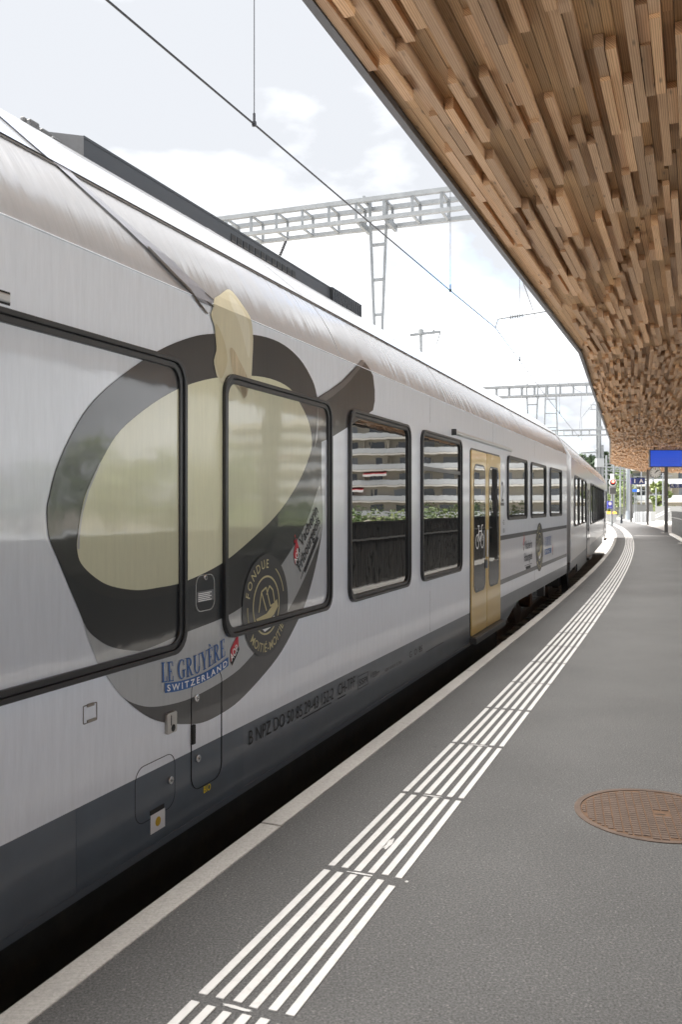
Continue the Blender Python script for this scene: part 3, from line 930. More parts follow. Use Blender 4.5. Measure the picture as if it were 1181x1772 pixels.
# doors ---------------------------------------------------------------------
def door_pair(car, s0, s1, z0, z1, m, symbol=True):
    MB().prism(rrect(s0 - 0.02, s1 + 0.02, z0 - 0.01, z1 + 0.02, 0.06), 0.004, out3).build('door_seal', M_BLACK, car)
    mid = (s0 + s1) / 2
    for a, b, left in ((s0, mid - 0.012, True), (mid + 0.012, s1, False)):
        d = MB().prism(rrect(a, b, z0, z1, 0.03), 0.014, out3).build('door_leaf', m, car, bevel=0.004)
        p0, p1 = a + 0.12, b - 0.10
        if not left: p0, p1 = a + 0.10, b - 0.12
        zz0, zz1 = z0 + 0.46, z1 - 0.16
        MB().ring(rrect(p0 - 0.02, p1 + 0.02, zz0 - 0.02, zz1 + 0.02, 0.12), rrect(p0, p1, zz0, zz1, 0.10), out3, 0.010, 0.0165).build('pane_seal', M_BLACK, d)
        MB().prism(rrect(p0, p1, zz0, zz1, 0.10), 0.002, lambda u, v, w: Vector((u, -0.0142 - w, v))).build('pane', M_GLASS, d)
        if symbol and left:
            bk = MB()
            cx = (p0 + p1) / 2; cz = 1.06; wr = 0.082; white = mat('sticker_white', (0.8, 0.8, 0.78), 0.5)
            o = lambda u, v, w: Vector((u, -0.0166 - w, v))
            for wx in (-0.12, 0.12):
                bk.ring([(cx + wx + wr * 1.0 * c, cz + wr * q) for c, q in circ(1, 24)], [(cx + wx + (wr - 0.017) * c, cz + (wr - 0.017) * q) for c, q in circ(1, 24)], o, 0, 0.0006)
            for a_, b_ in (((-0.12, 0), (-0.05, 0.11)), ((-0.05, 0.11), (0.09, 0.11)), ((0.09, 0.11), (0.0, 0.0)), ((0.0, 0.0), (-0.05, 0.11)), ((0.12, 0), (0.08, 0.165)), ((0.08, 0.165), (0.15, 0.175)), ((-0.10, 0.165), (-0.02, 0.165)), ((-0.05, 0.11), (-0.06, 0.165))):
                bk.bar(o(cx + a_[0], cz + a_[1], 0.0003), o(cx + b_[0], cz + b_[1], 0.0003), 0.0006, 0.018)
            bk.build('bicycle_symbol', white, d)
        else:
            pass
    # handle bar and push button between the leaves
    MB().tube([(mid - 0.06, -0.03, z0 + 0.80), (mid - 0.06, -0.03, z0 + 1.10)], 0.012, 8).build('handle', M_ALU, car)
    MB().prism([(mid - 0.06 + 0.028 * c, z0 + 0.72 + 0.05 * q) for c, q in circ(1, 16)], 0.02, lambda u, v, w: Vector((u, -0.012 - w, v))).build('push_button', mat('button_grey', (0.25, 0.27, 0.3), 0.3), car)
    MB().box(s0 - 0.03, s1 + 0.03, -0.075, 0.02, z0 - 0.075, z0 - 0.015).box(s0 - 0.01, s1 + 0.01, -0.062, 0.02, z0 - 0.015, z0 - 0.006).build('door_step', mat('step_grey', (0.12, 0.125, 0.13), 0.4, 0.4), car, bevel=0.006)
door_pair(car1, sD0, sD1, 0.075, 2.035, M_GOLD)
rs0, rs1 = wall_s(783), wall_s(882)
rz = wall_pt(783, 748)[1]
rl = MB().tube([(rs0, -0.022, rz), (rs1, -0.022, rz)], 0.022, 10).box(rs0, rs1, -0.02, 0, rz - 0.01, rz + 0.01)
rl.build('rain_rail', M_ALU, car1)
wallbox('rain_rail_end', rs0 - 0.02, rs0, rz - 0.03, rz + 0.03, 0, 0.045, M_BLACK, car1)
# roof equipment --------------------------------------------------------------
b0, b1 = 4.18, 8.82
ya, yb_, zt = 1.20, 2.0, 3.625
bx = MB()
pl = [(b0, ya), (b1, ya), (b1, yb_), (b0 - 0.16, yb_), (b0 - 0.16, ya + 0.20)]
bx.prism(pl, zt - 3.35, lambda u, v, w: Vector((u, v, 3.35 + w)))
rb = bx.build('air_conditioning_unit', [M_GREYBOX], car1)
MB().add([(b0 - 0.002, ya - 0.003, 3.35), (b0 - 0.162, ya + 0.199, 3.35), (b0 - 0.162, ya + 0.199, zt), (b0 - 0.002, ya - 0.003, zt)], [(0, 1, 2, 3)]).build('end_plate', M_GREYEND, rb)
def top_s(px, a=ya):                             # s where a picture column meets the plane y = a
    d = car_ray(px, HZ)
    return d[0] * (D1 + a) / d[1]
v0, v1 = top_s(398), top_s(512)
nv = 12
for i in range(nv):
    a = v0 + (v1 - v0) * (i + 0.14) / nv
    b = v0 + (v1 - v0) * (i + 0.86) / nv
    MB().box(a, b, ya - 0.004, ya + 0.01, zt - 0.165, zt - 0.055).build('vent', mat('vent_dark', (0.025, 0.025, 0.025), 0.7), rb)
    MB().box(a, b, ya - 0.006, ya - 0.0045, zt - 0.112, zt - 0.104).build('vent_slat', mat('vent_slat', (0.09, 0.085, 0.075), 0.6), rb)
v0, v1 = top_s(572), top_s(621)
MB().box(v0, b1 + 0.03, ya - 0.02, ya + 0.4, 3.40, zt + 0.004).build('cooler', mat('cooler_grey', (0.028, 0.029, 0.031), 0.5), rb)
for i in range(15):
    a = v0 + (b1 - v0) * (i + 0.2) / 15
    MB().box(a, a + 0.03, ya - 0.028, ya - 0.02, 3.44, zt).build('cooler_rib', M_GREYBOX, rb)
MB().box(b0, b1, ya - 0.003, ya, zt - 0.012, zt + 0.004).build('top_edge', M_GREYBOX, rb)
q = [dpx(52, 213, 6.1), dpx(62, 218, 6.1), dpx(78, 226, 6.1)]
ant = MB()
for i, s in enumerate((3.80, 3.90, 3.99)):
    ant.box(s, s + 0.08, 1.26, 1.38, 3.43, 3.585 - 0.012 * i)
ant.tube([(3.78, 1.3, 3.58), (3.95, 1.31, 3.575), (4.1, 1.32, 3.55)], 0.018, 6)
ant.build('roof_connector', mat('conn_grey', (0.10, 0.10, 0.10), 0.6), car1, bevel=0.015)

# thin joints between the wall and roof panels
M_JOINT = mat('joint_grey', (0.30, 0.30, 0.305), 0.6)
for px in (745, 854, 926):
    s = wall_s(px)
    wallbox('panel_joint', s - 0.0015, s + 0.0015, ZWT + 0.08, ZK - 0.01, 0, 0.0012, M_JOINT, car1)
    wallbox('panel_joint', s - 0.0015, s + 0.0015, ZS + 0.01, ZWB - 0.1, 0, 0.0012, M_JOINT, car1)
for px in (541, 738, 880):
    s = top_s(px, 0.2)
    mj = MB()
    for (a0, z0), (a1, z1) in zip(PROF[:-1], PROF[1:]):
        mj.bar((s, a0, z0), (s, a1, z1), 0.004, 0.004, up=(0, -1, 0.5))
    mj.build('roof_joint', M_JOINT, car1)
# fittings on the wall ----------------------------------------------------------
def pxrect(x0, x1, y0, y1):                      # corner pixels (left edge top, right edge bottom) to s0,s1,z0,z1
    xm = (x0 + x1) / 2
    return wall_s(x0), wall_s(x1), wall_pt(xm, y1)[1], wall_pt(xm, y0)[1]
def outline_hatch(name, s0, s1, z0, z1, r, w=0.0026, m=None, off=0.0048):
    return MB().ring(rrect(s0, s1, z0, z1, r), rrect(s0 + w, s1 - w, z0 + w, z1 - w, r - w * 0.7), out3, 0, off).build(name, m or M_LINE, car1)
def lock(px, py, parent=None, r=0.017):
    s, z = wall_pt(px, py)
    MB().prism([(s + r * c, z + r * q) for c, q in circ(1, 20)], 0.014, out3).build('lock', mat('lock_chrome', (0.7, 0.7, 0.7), 0.2, 0.9), parent or car1, bevel=0.003)
    MB().prism([(s + r * 0.45 * c, z + r * 0.45 * q) for c, q in circ(1, 3)], 0.0146, out3).build('lock_socket', M_LINE, parent or car1)
h1 = outline_hatch('service_hatch', *pxrect(330, 383, 1163, 1357), 0.07)
lock(337.5, 1208, h1); lock(340, 1312, h1)
h2 = outline_hatch('service_hatch', *pxrect(233, 302.5, 1316, 1413), 0.06, off=0.0018)
lock(292.5, 1350, h2)
a = pxrect(259, 283, 1397, 1405)
wallbox('hatch_slot', a[0], a[1], a[2], a[3], 0, 0.0035, M_LINE, h2)
a = pxrect(331, 334.5, 1254, 1287)
wallbox('hatch_handle', a[0] - 0.006, a[1], a[2], a[3], 0, 0.013, M_LINE, h1)
h3 = outline_hatch('filler_flap', *pxrect(337, 369.5, 994, 1057), 0.045, 0.0035, M_ALU, 0.0068)
lock(352.5, 999, h3, 0.014)
a = pxrect(339.5, 367.5, 1022, 1040)
wallbox('flap_notice', a[0], a[1], a[2], a[3], 0, 0.0066, mat('notice_grey', (0.16, 0.16, 0.165), 0.5), h3)
nt_ = MB()
for i in range(5):
    z = a[3] - 0.010 - i * 0.0085
    nt_.box(a[0] + 0.008, a[1] - 0.02 - 0.015 * (i % 2), -0.0072, -0.0067, z - 0.002, z + 0.002)
nt_.build('notice_print', mat('sticker_white', (0.8, 0.8, 0.78), 0.5), h3)
h4 = outline_hatch('emergency_flap', *pxrect(143, 167, 1218, 1250), 0.006, 0.003, mat('gap_brown', (0.16, 0.14, 0.12), 0.7), 0.0025)
a = pxrect(150, 161, 1217, 1222); wallbox('flap_clip', a[0], a[1], a[2], a[3], 0, 0.006, mat('clip', (0.25, 0.22, 0.18), 0.5), h4)
a = pxrect(150, 164, 1244, 1248); wallbox('flap_clip', a[0], a[1], a[2], a[3], 0, 0.006, mat('clip', (0.25, 0.22, 0.18), 0.5), h4)
a = pxrect(284.5, 301.5, 1232, 1268)
cr_ = MB().prism(rrect(a[0], a[1], a[2], a[3], 0.010), 0.016, out3).build('key_reader', mat('reader_steel', (0.52, 0.50, 0.47), 0.38, 0.6, var=0.06), car1, bevel=0.003)
s_, z_ = wall_pt(294.5, 1259)
MB().prism([(s_ + 0.016 * c, z_ + 0.016 * q) for c, q in circ(1, 18)], 0.0165, out3).build('reader_button', M_LINE, cr_)
s_, z_ = wall_pt(291, 1246)
MB().box(s_ - 0.003, s_ + 0.003, -0.0168, -0.016, z_ - 0.022, z_ + 0.022).build('reader_slot', M_LINE, cr_)
a = pxrect(260, 284.5, 1405, 1437)
pl_ = wallbox('marker_plate', a[0], a[1], a[2], a[3], 0, 0.003, mat('plate_white', (0.74, 0.74, 0.76), 0.45), car1)
s_, z_ = (a[0] + a[1]) / 2, (a[2] + a[3]) / 2
MB().prism([(s_ + 0.020 * c, z_ + 0.020 * q) for c, q in circ(1, 24)], 0.0036, out3).build('yellow_dot', mat('dot_yellow', (0.52, 0.33, 0.01), 0.5), pl_)
a = pxrect(0, 16, 504, 527)
wallbox('grip_recess', a[0] - 0.12, a[1], a[2], a[3], 0, 0.003, M_LINE, car1)
wallbox('grip', a[0] - 0.12, a[1] - 0.006, a[2] + 0.006, a[3] - 0.008, 0, 0.012, M_ALU, car1, bevel=0.006)

# lettering ---------------------------------------------------------------------
def text_on(name, items, off, m, parent):
    """items: (text, s, z, size, xscale, rotation, bold, align)"""
    mb = MB()
    for (t, s, z, size, xs, rot, bold, al) in items:
        v, f, w = glyphs(t, size, xs, bold)
        dx = {'l': 0, 'c': -w / 2, 'r': -w}[al]
        c, q = math.cos(rot), math.sin(rot)
        mb.add([Vector((s + (x + dx) * c - y * q, -off, z + (x + dx) * q + y * c)) for x, y in v], f)
    return mb.build(name, m, parent)
M_INK = mat('ink_dark', (0.012, 0.012, 0.013), 0.6)
M_INKG = mat('ink_gold', (0.50, 0.44, 0.24), 0.5)
M_BLUE = mat('ink_blue', (0.035, 0.115, 0.32), 0.5)
M_RED = mat('ink_red', (0.46, 0.015, 0.03), 0.5)
M_WHT = mat('sticker_white', (0.8, 0.8, 0.78), 0.5)
def run(px0, py0, px1, py1):                      # baseline start and end on the wall
    a, b = wall_pt(px0, py0), wall_pt(px1, py1)
    return a, b
(a, b) = run(429, 1290, 578, 1216)
v, f, w = glyphs('B NPZ DO 50 85 29-43 152-2')
hh = 0.078
kx = (b[0] - a[0]) / (w * hh * 1.36)
xx = a[0]
for wd in ('B', 'NPZ', 'DO', '50', '85', '29-43', '152-2'):
    text_on('coach_number', [(wd, xx, a[1], hh * 1.36, kx, 0, 0.0, 'l')], 0.0035, M_INK, car1)
    xx += (glyphs(wd)[2] + 0.30) * hh * 1.36 * kx
c, d = wall_pt(584, 1212), wall_pt(614, 1197)
v, f, w = glyphs('CH-TPF')
text_on('coach_number', [('CH-TPF', c[0], a[1] + 0.004, hh * 1.36, (d[0] - c[0]) / (w * hh * 1.36), 0, 0.0, 'l')], 0.0035, M_INK, car1)
for x0, x1 in ((523, 573), (584, 598)):
    s0, s1 = wall_s(x0), wall_s(x1)
    wallbox('underline', s0, s1, a[1] - 0.020, a[1] - 0.014, 0.003, 0.0035, M_INK, car1)
s0, s1 = wall_s(619), wall_s(637)
zz = a[1] - 0.01
MB().ring(rrect(s0, s1, zz - 0.02, zz + 0.07, 0.002), rrect(s0 + 0.003, s1 - 0.003, zz - 0.017, zz + 0.067, 0.001), out3, 0.003, 0.0035).build('number_box', M_INK, car1)
text_on('coach_number', [('SSPI', s0 + 0.02, zz, 0.062, (s1 - s0 - 0.04) / (glyphs('SSPI')[2] * 0.062), 0, 0, 'l')], 0.0036, M_INK, car1)
text_on('coach_number', [('+18,30m+', wall_s(641), zz + 0.005, 0.058, 0.8, 0, 0, 'l')], 0.0036, M_INK, car1)
text_on('small_print', [('AGENT  REVISION  152  THUN', wall_s(666), 0.20, 0.034, 0.9, 0, 0, 'l'), ('G  O  85', wall_s(708), 0.205, 0.07, 1.5, 0, 0, 'l')], 0.0035, M_INK, car1)
wallbox('small_print', wall_s(737), wall_s(768), 0.175, 0.179, 0.003, 0.0035, M_INK, car1)
bs, bz = wall_pt(351, 1373)
text_on('tank_mark', [('BIO', bs, bz, 0.044, 0.95, 0, 0.012, 'l')], 0.0035, mat('mark_yellow', (0.85, 0.66, 0.01), 0.5), car1)
s2, z2 = wall_pt(870, 868)
text_on('class_number', [('2', s2, z2, 0.36, 0.9, 0, 0.0, 'c')], 0.003, mat('ink_grey', (0.09, 0.09, 0.095), 0.5), car1)
wallbox('class_bar', s2 - 0.10, s2 + 0.10, z2 - 0.05, z2 - 0.012, 0, 0.003, mat('ink_grey', (0.09, 0.09, 0.095), 0.5), car1)
s2, z2 = wall_pt(872, 908)
text_on('seat_sign', [('42', s2, z2, 0.09, 1.2, 0, 0, 'c'), ('108', s2, z2 - 0.1, 0.08, 1.0, 0, 0, 'c')], 0.003, mat('ink_grey', (0.09, 0.09, 0.095), 0.5), car1)
# ------------------------------------------------------------------ printed artwork on the coach side
def smooth(pts, n=5):
    out = []
    k = len(pts)
    for i in range(k):
        p0, p1, p2, p3 = (Vector(pts[(i + j - 1) % k]) for j in range(4))
        for j in range(n):
            t = j / n
            out.append(tuple(0.5 * ((2 * p1) + (p2 - p0) * t + (2 * p0 - 5 * p1 + 4 * p2 - p3) * t * t + (3 * p1 - p0 - 3 * p2 + p3) * t ** 3)))
    return out
def line_px(slope):                               # picture line through the vanishing point with y = HZ - slope*(VPX-x)
    p = Vector((VPX, HZ, 0))
    d = Vector((1, slope, 0)).normalized()
    return p, Vector((-d.y, d.x, 0))
y_at0 = lambda z, a: (z - CAMH) / (D1 + a) * math.cos(TH1)
CREASES = [y_at0(z, a) for a, z in SLOPE + [(0.6, 3.118)]]
def decal(name, pts, col, layer, smoothn=0, parent=None, streak=0.05, mats=None):
    if smoothn: pts = smooth(pts, smoothn)
    bm = bmesh.new()
    bm.faces.new([bm.verts.new((x, y, 0)) for x, y in pts])
    bmesh.ops.triangulate(bm, faces=bm.faces[:], quad_method='BEAUTY', ngon_method='BEAUTY')
    for sl in CREASES:
        p, n = line_px(sl)
        bmesh.ops.bisect_plane(bm, geom=bm.verts[:] + bm.edges[:] + bm.faces[:], dist=1e-4, plane_co=p, plane_no=n)
    off = 0.0022 + 0.0009 * layer
    for v in bm.verts:
        v.co = surf_pt(v.co.x, v.co.y, off)
    for s0, s1 in WIN_FILM:
        for co, no in (((s0 + 0.03, 0, 0), (1, 0, 0)), ((s1 - 0.03, 0, 0), (1, 0, 0))):
            bmesh.ops.bisect_plane(bm, geom=bm.verts[:] + bm.edges[:] + bm.faces[:], dist=1e-6, plane_co=co, plane_no=no)
    for z in (ZWB + 0.03, ZWT - 0.03):
        bmesh.ops.bisect_plane(bm, geom=bm.verts[:] + bm.edges[:] + bm.faces[:], dist=1e-6, plane_co=(0, 0, z), plane_no=(0, 0, 1))
    for f in bm.faces:
        c = f.calc_center_median()
        f.material_index = int(ZWB + 0.03 < c.z < ZWT - 0.03 and any(s0 + 0.03 < c.x < s1 - 0.03 for s0, s1 in WIN_FILM))
    me = bpy.data.meshes.new(name)
    bm.to_mesh(me); bm.free()
    for m in (mats or (wrap(name, col, False, streak), wrap(name, col, True, streak))):
        me.materials.append(m)
    return link_mesh(name, me, parent or car1)
POT = [(79.5, 880), (81, 915), (86, 938), (98, 967), (118, 1016), (140, 1068), (167, 1146), (184, 1171), (212, 1207), (251, 1238), (284, 1250.5), (322, 1253), (351, 1250), (382, 1235), (413, 1213), (453, 1171), (487, 1127), (517, 1070), (531, 1036), (545, 985), (555, 934), (558, 900), (557, 860), (556, 800), (556, 763), (552, 710), (548, 686), (540, 658), (517, 620), (482, 592), (436, 579), (370, 577.6), (329, 584), (273, 607), (212, 648), (161, 693), (126, 744), (96, 810), (83, 860)]
decal('pot_base', POT, (0.058, 0.056, 0.055), 0, 4)
BAND = [(143, 1078), (167, 1146), (184, 1171), (211, 1206), (239, 1220), (265, 1223), (298, 1218), (332, 1207), (379, 1182), (413, 1158), (440, 1129), (472, 1096), (497, 1058), (521, 1012), (544, 958), (556, 921), (557, 880), (553, 840), (540, 875), (522, 920), (490, 972), (460, 1012), (423, 1046), (385, 1069), (319, 1095), (253, 1123), (232, 1126), (195, 1120.7), (167, 1106)]
decal('pot_label', BAND, (0.42, 0.43, 0.43), 1, 3)
BOWL = [(79.5, 880), (81, 915), (86, 938), (98, 967), (118, 1016), (140, 1068), (150, 1090), (167, 1106), (195, 1120.7), (232, 1126), (253, 1123), (319, 1095), (385, 1069), (423, 1046), (460, 1012), (490, 972), (522, 920), (540, 875), (552, 831), (555, 794), (555, 763), (552, 710), (548, 686), (540, 658), (517, 620), (482, 592), (436, 579), (370, 577.6), (329, 584), (273, 607), (212, 648), (161, 693), (126, 744), (96, 810), (83, 860)]
decal('pot_bowl', BOWL, (0.016, 0.018, 0.020), 2, 4)
RIM = [(79.7, 880), (81, 915), (86, 938), (98, 967), (116, 992), (150, 1018), (190, 1034), (233, 1037), (290, 1028), (345, 1008), (400, 980), (455, 932), (503, 866), (528, 815), (546, 768), (550, 735), (548, 690), (540, 660), (517, 621), (482, 593), (436, 580), (370, 578.6), (329, 585), (273, 608), (212, 649), (161, 694), (127, 744), (97, 810), (84, 860)]
decal('pot_rim', RIM, (0.024, 0.023, 0.023), 3, 4)
CHEESE = [(131, 950), (132, 925), (138, 885), (149, 846), (177, 790), (207, 744), (263, 698), (314, 670), (365, 655), (420, 650), (465, 655), (500, 672), (519, 700), (532, 728), (538, 755), (537, 780), (521, 823), (500, 860), (477, 891), (446, 922), (385, 973), (319, 1006), (270, 1017), (233, 1021), (190, 1014), (162, 999), (138, 975)]
decal('cheese', CHEESE, (0.68, 0.66, 0.46), 4, 4)
GL = [(131, 950), (132, 925), (138, 885), (149, 846), (170, 800), (171, 803), (152, 848), (141, 887), (135.5, 925), (135, 950)]
decal('rim_gleam', GL, (0.46, 0.46, 0.46), 5, 0)
GL2 = [(548.5, 702), (549.5, 735), (547.5, 760), (543, 776), (545, 758), (547, 735)]
decal('rim_gleam', GL2, (0.5, 0.5, 0.48), 5, 0)
CUT = [(372, 655), (384, 648), (410, 640), (450, 640), (500, 662), (520, 690), (505, 688), (470, 664), (420, 652), (395, 655)]
HANDLE = [(548, 688), (568, 676), (590, 660), (610, 640), (624, 624), (628, 623.5), (638, 636), (645, 650), (648, 675), (648, 694), (645, 710), (620, 727), (600, 740), (569, 759), (552, 766), (548, 730)]
decal('pot_handle', HANDLE, (0.034, 0.029, 0.026), 3, 0)
HG = [(552, 688), (590, 663), (612, 640), (625, 625), (630, 628), (616, 645), (594, 670), (558, 697)]
decal('handle_gleam', HG, (0.12, 0.11, 0.105), 4, 2)
BREAD = [(368.6, 518.7), (372, 515), (379, 511), (391, 502), (399, 505), (407, 514), (422, 535), (431, 550), (434, 562), (436, 587), (434.5, 625), (433, 651), (429, 670), (425, 684), (420.5, 688), (414, 676), (405, 664), (392, 660), (381, 664), (377, 655), (373, 651), (370, 638), (367.7, 624), (372, 607), (371.6, 593), (370, 578), (368.6, 563), (362.5, 544.6), (366, 535)]
decal('bread', BREAD, (0.60, 0.55, 0.39), 6, 2, streak=0.05)
SHADE = [(371, 560), (380, 575), (388, 600), (391, 625), (384, 650), (378, 654), (371, 632), (370, 620), (373, 600), (371, 580)]
decal('bread_shadow', SHADE, (0.52, 0.45, 0.28), 7, 3)
HL = [(395, 510), (412, 530), (428, 560), (431, 600), (428, 620), (420, 590), (410, 555), (398, 530)]
decal('bread_light', HL, (0.66, 0.62, 0.48), 7, 3)
CRUST = [(395, 605), (399, 602), (406, 612), (412, 625), (420, 640), (426, 655), (428, 668), (424, 682), (420, 687), (413, 672), (407, 655), (400, 642), (397, 625)]
decal('bread_crust', CRUST, (0.50, 0.41, 0.26), 8, 2, streak=0.25)
DRIP = [(400, 660), (428, 668), (425, 684), (420, 690), (414, 678)]
decal('bread_tip', DRIP, (0.50, 0.43, 0.28), 8, 0)
FORK = [(-30, 166), (0, 193), (51, 237.5), (112, 289.5), (127, 306), (190, 363), (254, 416.5), (300, 455), (325, 480), (350, 502), (368, 520), (362, 530), (346, 523), (327, 503), (300, 479), (279, 458.5), (254, 432), (203, 383.5), (152, 338), (99, 290), (51, 249), (0, 204.5), (-30, 180)]
decal('fork', FORK, (0.24, 0.245, 0.27), 5, 0)
for P in ([(254, 427), (300, 474), (327, 501), (345, 526), (358, 543), (356, 544), (343, 529), (326, 505), (299, 479), (253, 432)], [(353, 507), (368, 520), (367, 521), (352, 508.5)], [(356, 521), (368, 531), (367, 532.5), (355, 522.5)]):
    decal('fork_line', P, (0.04, 0.035, 0.03), 7, 0)

# round emblems -------------------------------------------------------------------
def arc_text(mb, t, cx, cz, r, a0, size, off, inward=False, xs=1.0, track=1.0, bold=0.01):
    """letters along a circle, starting at angle a0 (degrees, counter-clockwise from +s), clockwise when reading from outside"""
    a = a0
    for ch in t:
        v, f, w = glyphs(ch, size, xs, bold)
        if ch == ' ': w = size * 0.3
        st = math.degrees((w + size * 0.10 * track) / r)
        mid = a + (st / 2 if inward else -st / 2)
        rot = R(mid + 90) if inward else R(mid - 90)
        c, q = math.cos(rot), math.sin(rot)
        ox, oz = cx + r * math.cos(R(mid)), cz + r * math.sin(R(mid))
        mb.add([Vector((ox + (x - w / 2) * c - y * q, -off, oz + (x - w / 2) * q + y * c)) for x, y in v], f)
        a += st if inward else -st
def disc(name, cx, cz, r, off, m, parent, rz=None):
    rz = rz or r
    return MB().add([Vector((cx + r * c, -off, cz + rz * q)) for c, q in circ(1, 48)], [tuple(range(48))]).build(name, m, parent)
def rings(cx, cz, r0, r1, a0, a1, off, mb, n=32):
    k = len(mb.v)
    vs = []
    for i in range(n + 1):
        t = R(a0 + (a1 - a0) * i / n)
        vs += [Vector((cx + r0 * math.cos(t), -off, cz + r0 * math.sin(t))), Vector((cx + r1 * math.cos(t), -off, cz + r1 * math.sin(t)))]
    mb.add(vs, [(2 * i, 2 * i + 1, 2 * i + 3, 2 * i + 2) for i in range(n)])
def emblem(cx, cz, r, off, dark):
    e = disc('emblem', cx, cz, r, off, dark, car1)
    k = r / 0.27
    mb = MB()
    o = off + 0.0012
    arc_text(mb, 'FONDUE', cx, cz, 0.198 * k, 168, 0.066 * k, o, xs=0.95, track=1.5)
    arc_text(mb, 'MOITIÉ-MOITIÉ', cx, cz, 0.248 * k, 220, 0.066 * k, o, inward=True, xs=0.9, track=1.2)
    rings(cx, cz, 0.212 * k, 0.219 * k, 60, 15, o, mb, 12)
    rings(cx, cz, 0.212 * k, 0.219 * k, 205, 178, o, mb, 10)
    rings(cx, cz, 0.148 * k, 0.158 * k, -215, 145, o, mb, 48)
    P = lambda u, v: Vector((cx + u * k, -o, cz + v * k))
    def quad(*p): mb.add([P(*q) for q in p], [tuple(range(len(p)))])
    def stroke(pts, w=0.010):
        for a, b in zip(pts[:-1], pts[1:]):
            d = (Vector(b) - Vector(a)).normalized(); n = Vector((-d.y, d.x)) * w / 2
            quad(tuple(Vector(a) - n), tuple(Vector(b) - n), tuple(Vector(b) + n), tuple(Vector(a) + n))
    stroke([(-0.09, -0.03), (-0.06, 0.075), (-0.005, 0.095), (0.045, -0.01)])
    stroke([(-0.06, 0.075), (0.0, -0.03)])
    stroke([(0.0, 0.055), (0.035, 0.10), (0.075, 0.075), (0.10, 0.0), (0.045, -0.01)])
    quad((-0.12, -0.06), (0.0, -0.045), (0.125, 0.02), (0.14, -0.02), (0.09, -0.06), (0.02, -0.085), (-0.09, -0.10))
    mb.build('emblem_print', M_INKG, e)
    mb = MB()
    mb.add([Vector((cx + u * k, -o, cz + v * k)) for u, v in ((-0.075, -0.108), (0.02, -0.092), (0.09, -0.066), (0.10, -0.07), (0.05, -0.125), (-0.02, -0.14))], [(0, 1, 2, 3, 4, 5)])
    mb.build('emblem_bowl', M_WHT, e)
es, ez = wall_pt(459, 1047)
M_EMB = mat('emblem_dark', (0.035, 0.034, 0.034), 0.45, coat=0.5, coat_r=0.08)
emblem(es, ez, 0.272, 0.0075, M_EMB)

# white stripe panel with the second emblem beyond the door
ps0, ps1 = sD1 + 0.03, SE - 0.02
zt0, zt1, zb0, zb1 = 0, 0, 0, 0
zl = lambda y: wall_pt(868, y)[1]
za, zb2, zc, zd = zl(927), zl(935), zl(1003), zl(1011.5)
wallbox('stripe_panel', ps0, ps1, zc, zb2, 0, 0.0012, wrap('stripe_white', (0.70, 0.70, 0.72), streak=0.03), car1)
M_STR = wrap('stripe_dark', (0.075, 0.075, 0.075), streak=0.05)
wallbox('stripe', ps0, ps1, zb2, za, 0, 0.0016, M_STR, car1)
wallbox('stripe', ps0, ps1, zd, zc, 0, 0.0016, M_STR, car1)
e2s, e2z = wall_pt(934.3, 946.5)
emblem(e2s, e2z, 0.375, 0.004, M_EMB)

# logos -----------------------------------------------------------------------------
def poly_letters():
    st, th, sr = 0.17, 0.06, 0.05
    rect = lambda a, b, c, d: [(a, b), (c, b), (c, d), (a, d)]
    def rg_(cx, cy, ox, oy, ix, iy, a0, a1, icx=None, n=20):
        icx = cx if icx is None else icx
        o = [(cx + ox * math.cos(R(a0 + (a1 - a0) * i / n)), cy + oy * math.sin(R(a0 + (a1 - a0) * i / n))) for i in range(n + 1)]
        i_ = [(icx + ix * math.cos(R(a0 + (a1 - a0) * i / n)), cy + iy * math.sin(R(a0 + (a1 - a0) * i / n))) for i in range(n + 1)]
        return [[o[k], o[k + 1], i_[k + 1], i_[k]] for k in range(n)]
    E_ = [rect(0.1, 0, 0.27, 1), rect(0, 0, 0.62, sr), rect(0.55, 0, 0.62, 0.27), rect(0, 0.95, 0.58, 1), rect(0.51, 0.76, 0.58, 1), rect(0.27, 0.48, 0.44, 0.53), rect(0.40, 0.37, 0.45, 0.64)]
    R_ = [rect(0.1, 0, 0.27, 1), rect(0, 0, 0.37, sr), rect(0, 0.95, 0.3, 1), [(0.27, 0.5), (0.42, 0.5), (0.76, 0.0), (0.56, 0.0)], rect(0.55, 0, 0.84, sr)] + rg_(0.27, 0.745, 0.38, 0.255, 0.21, 0.2, -90, 90)
    return {
        'L': ([rect(0.1, 0, 0.27, 1), rect(0, 0, 0.58, sr), rect(0.51, 0, 0.58, 0.3), rect(0, 0.95, 0.37, 1)], 0.62),
        'E': (E_, 0.68), 'È': (E_ + [[(0.12, 1.22), (0.28, 1.22), (0.42, 1.05), (0.34, 1.05)]], 0.68),
        'R': (R_, 0.84),
        'G': (rg_(0.42, 0.5, 0.42, 0.52, 0.27, 0.46, 48, 318, 0.46) + [rect(0.58, 0.06, 0.75, 0.42), rect(0.5, 0.4, 0.83, 0.45), rect(0.66, 0.68, 0.72, 0.98)], 0.88),
        'U': (rg_(0.42, 0.33, 0.33, 0.35, 0.18, 0.28, 180, 360) + [rect(0.09, 0.33, 0.26, 1), rect(0.66, 0.33, 0.73, 1), rect(0, 0.95, 0.36, 1), rect(0.57, 0.95, 0.83, 1)], 0.86),
        'Y': ([rect(0.32, 0, 0.49, 0.47), rect(0.22, 0, 0.59, sr), [(0.05, 0.98), (0.24, 0.98), (0.49, 0.44), (0.32, 0.44)], [(0.68, 0.98), (0.74, 0.98), (0.47, 0.42), (0.41, 0.46)], rect(-0.02, 0.95, 0.33, 1), rect(0.57, 0.95, 0.84, 1)], 0.82),
        ' ': ([], 0.35)}
SERIF = poly_letters()
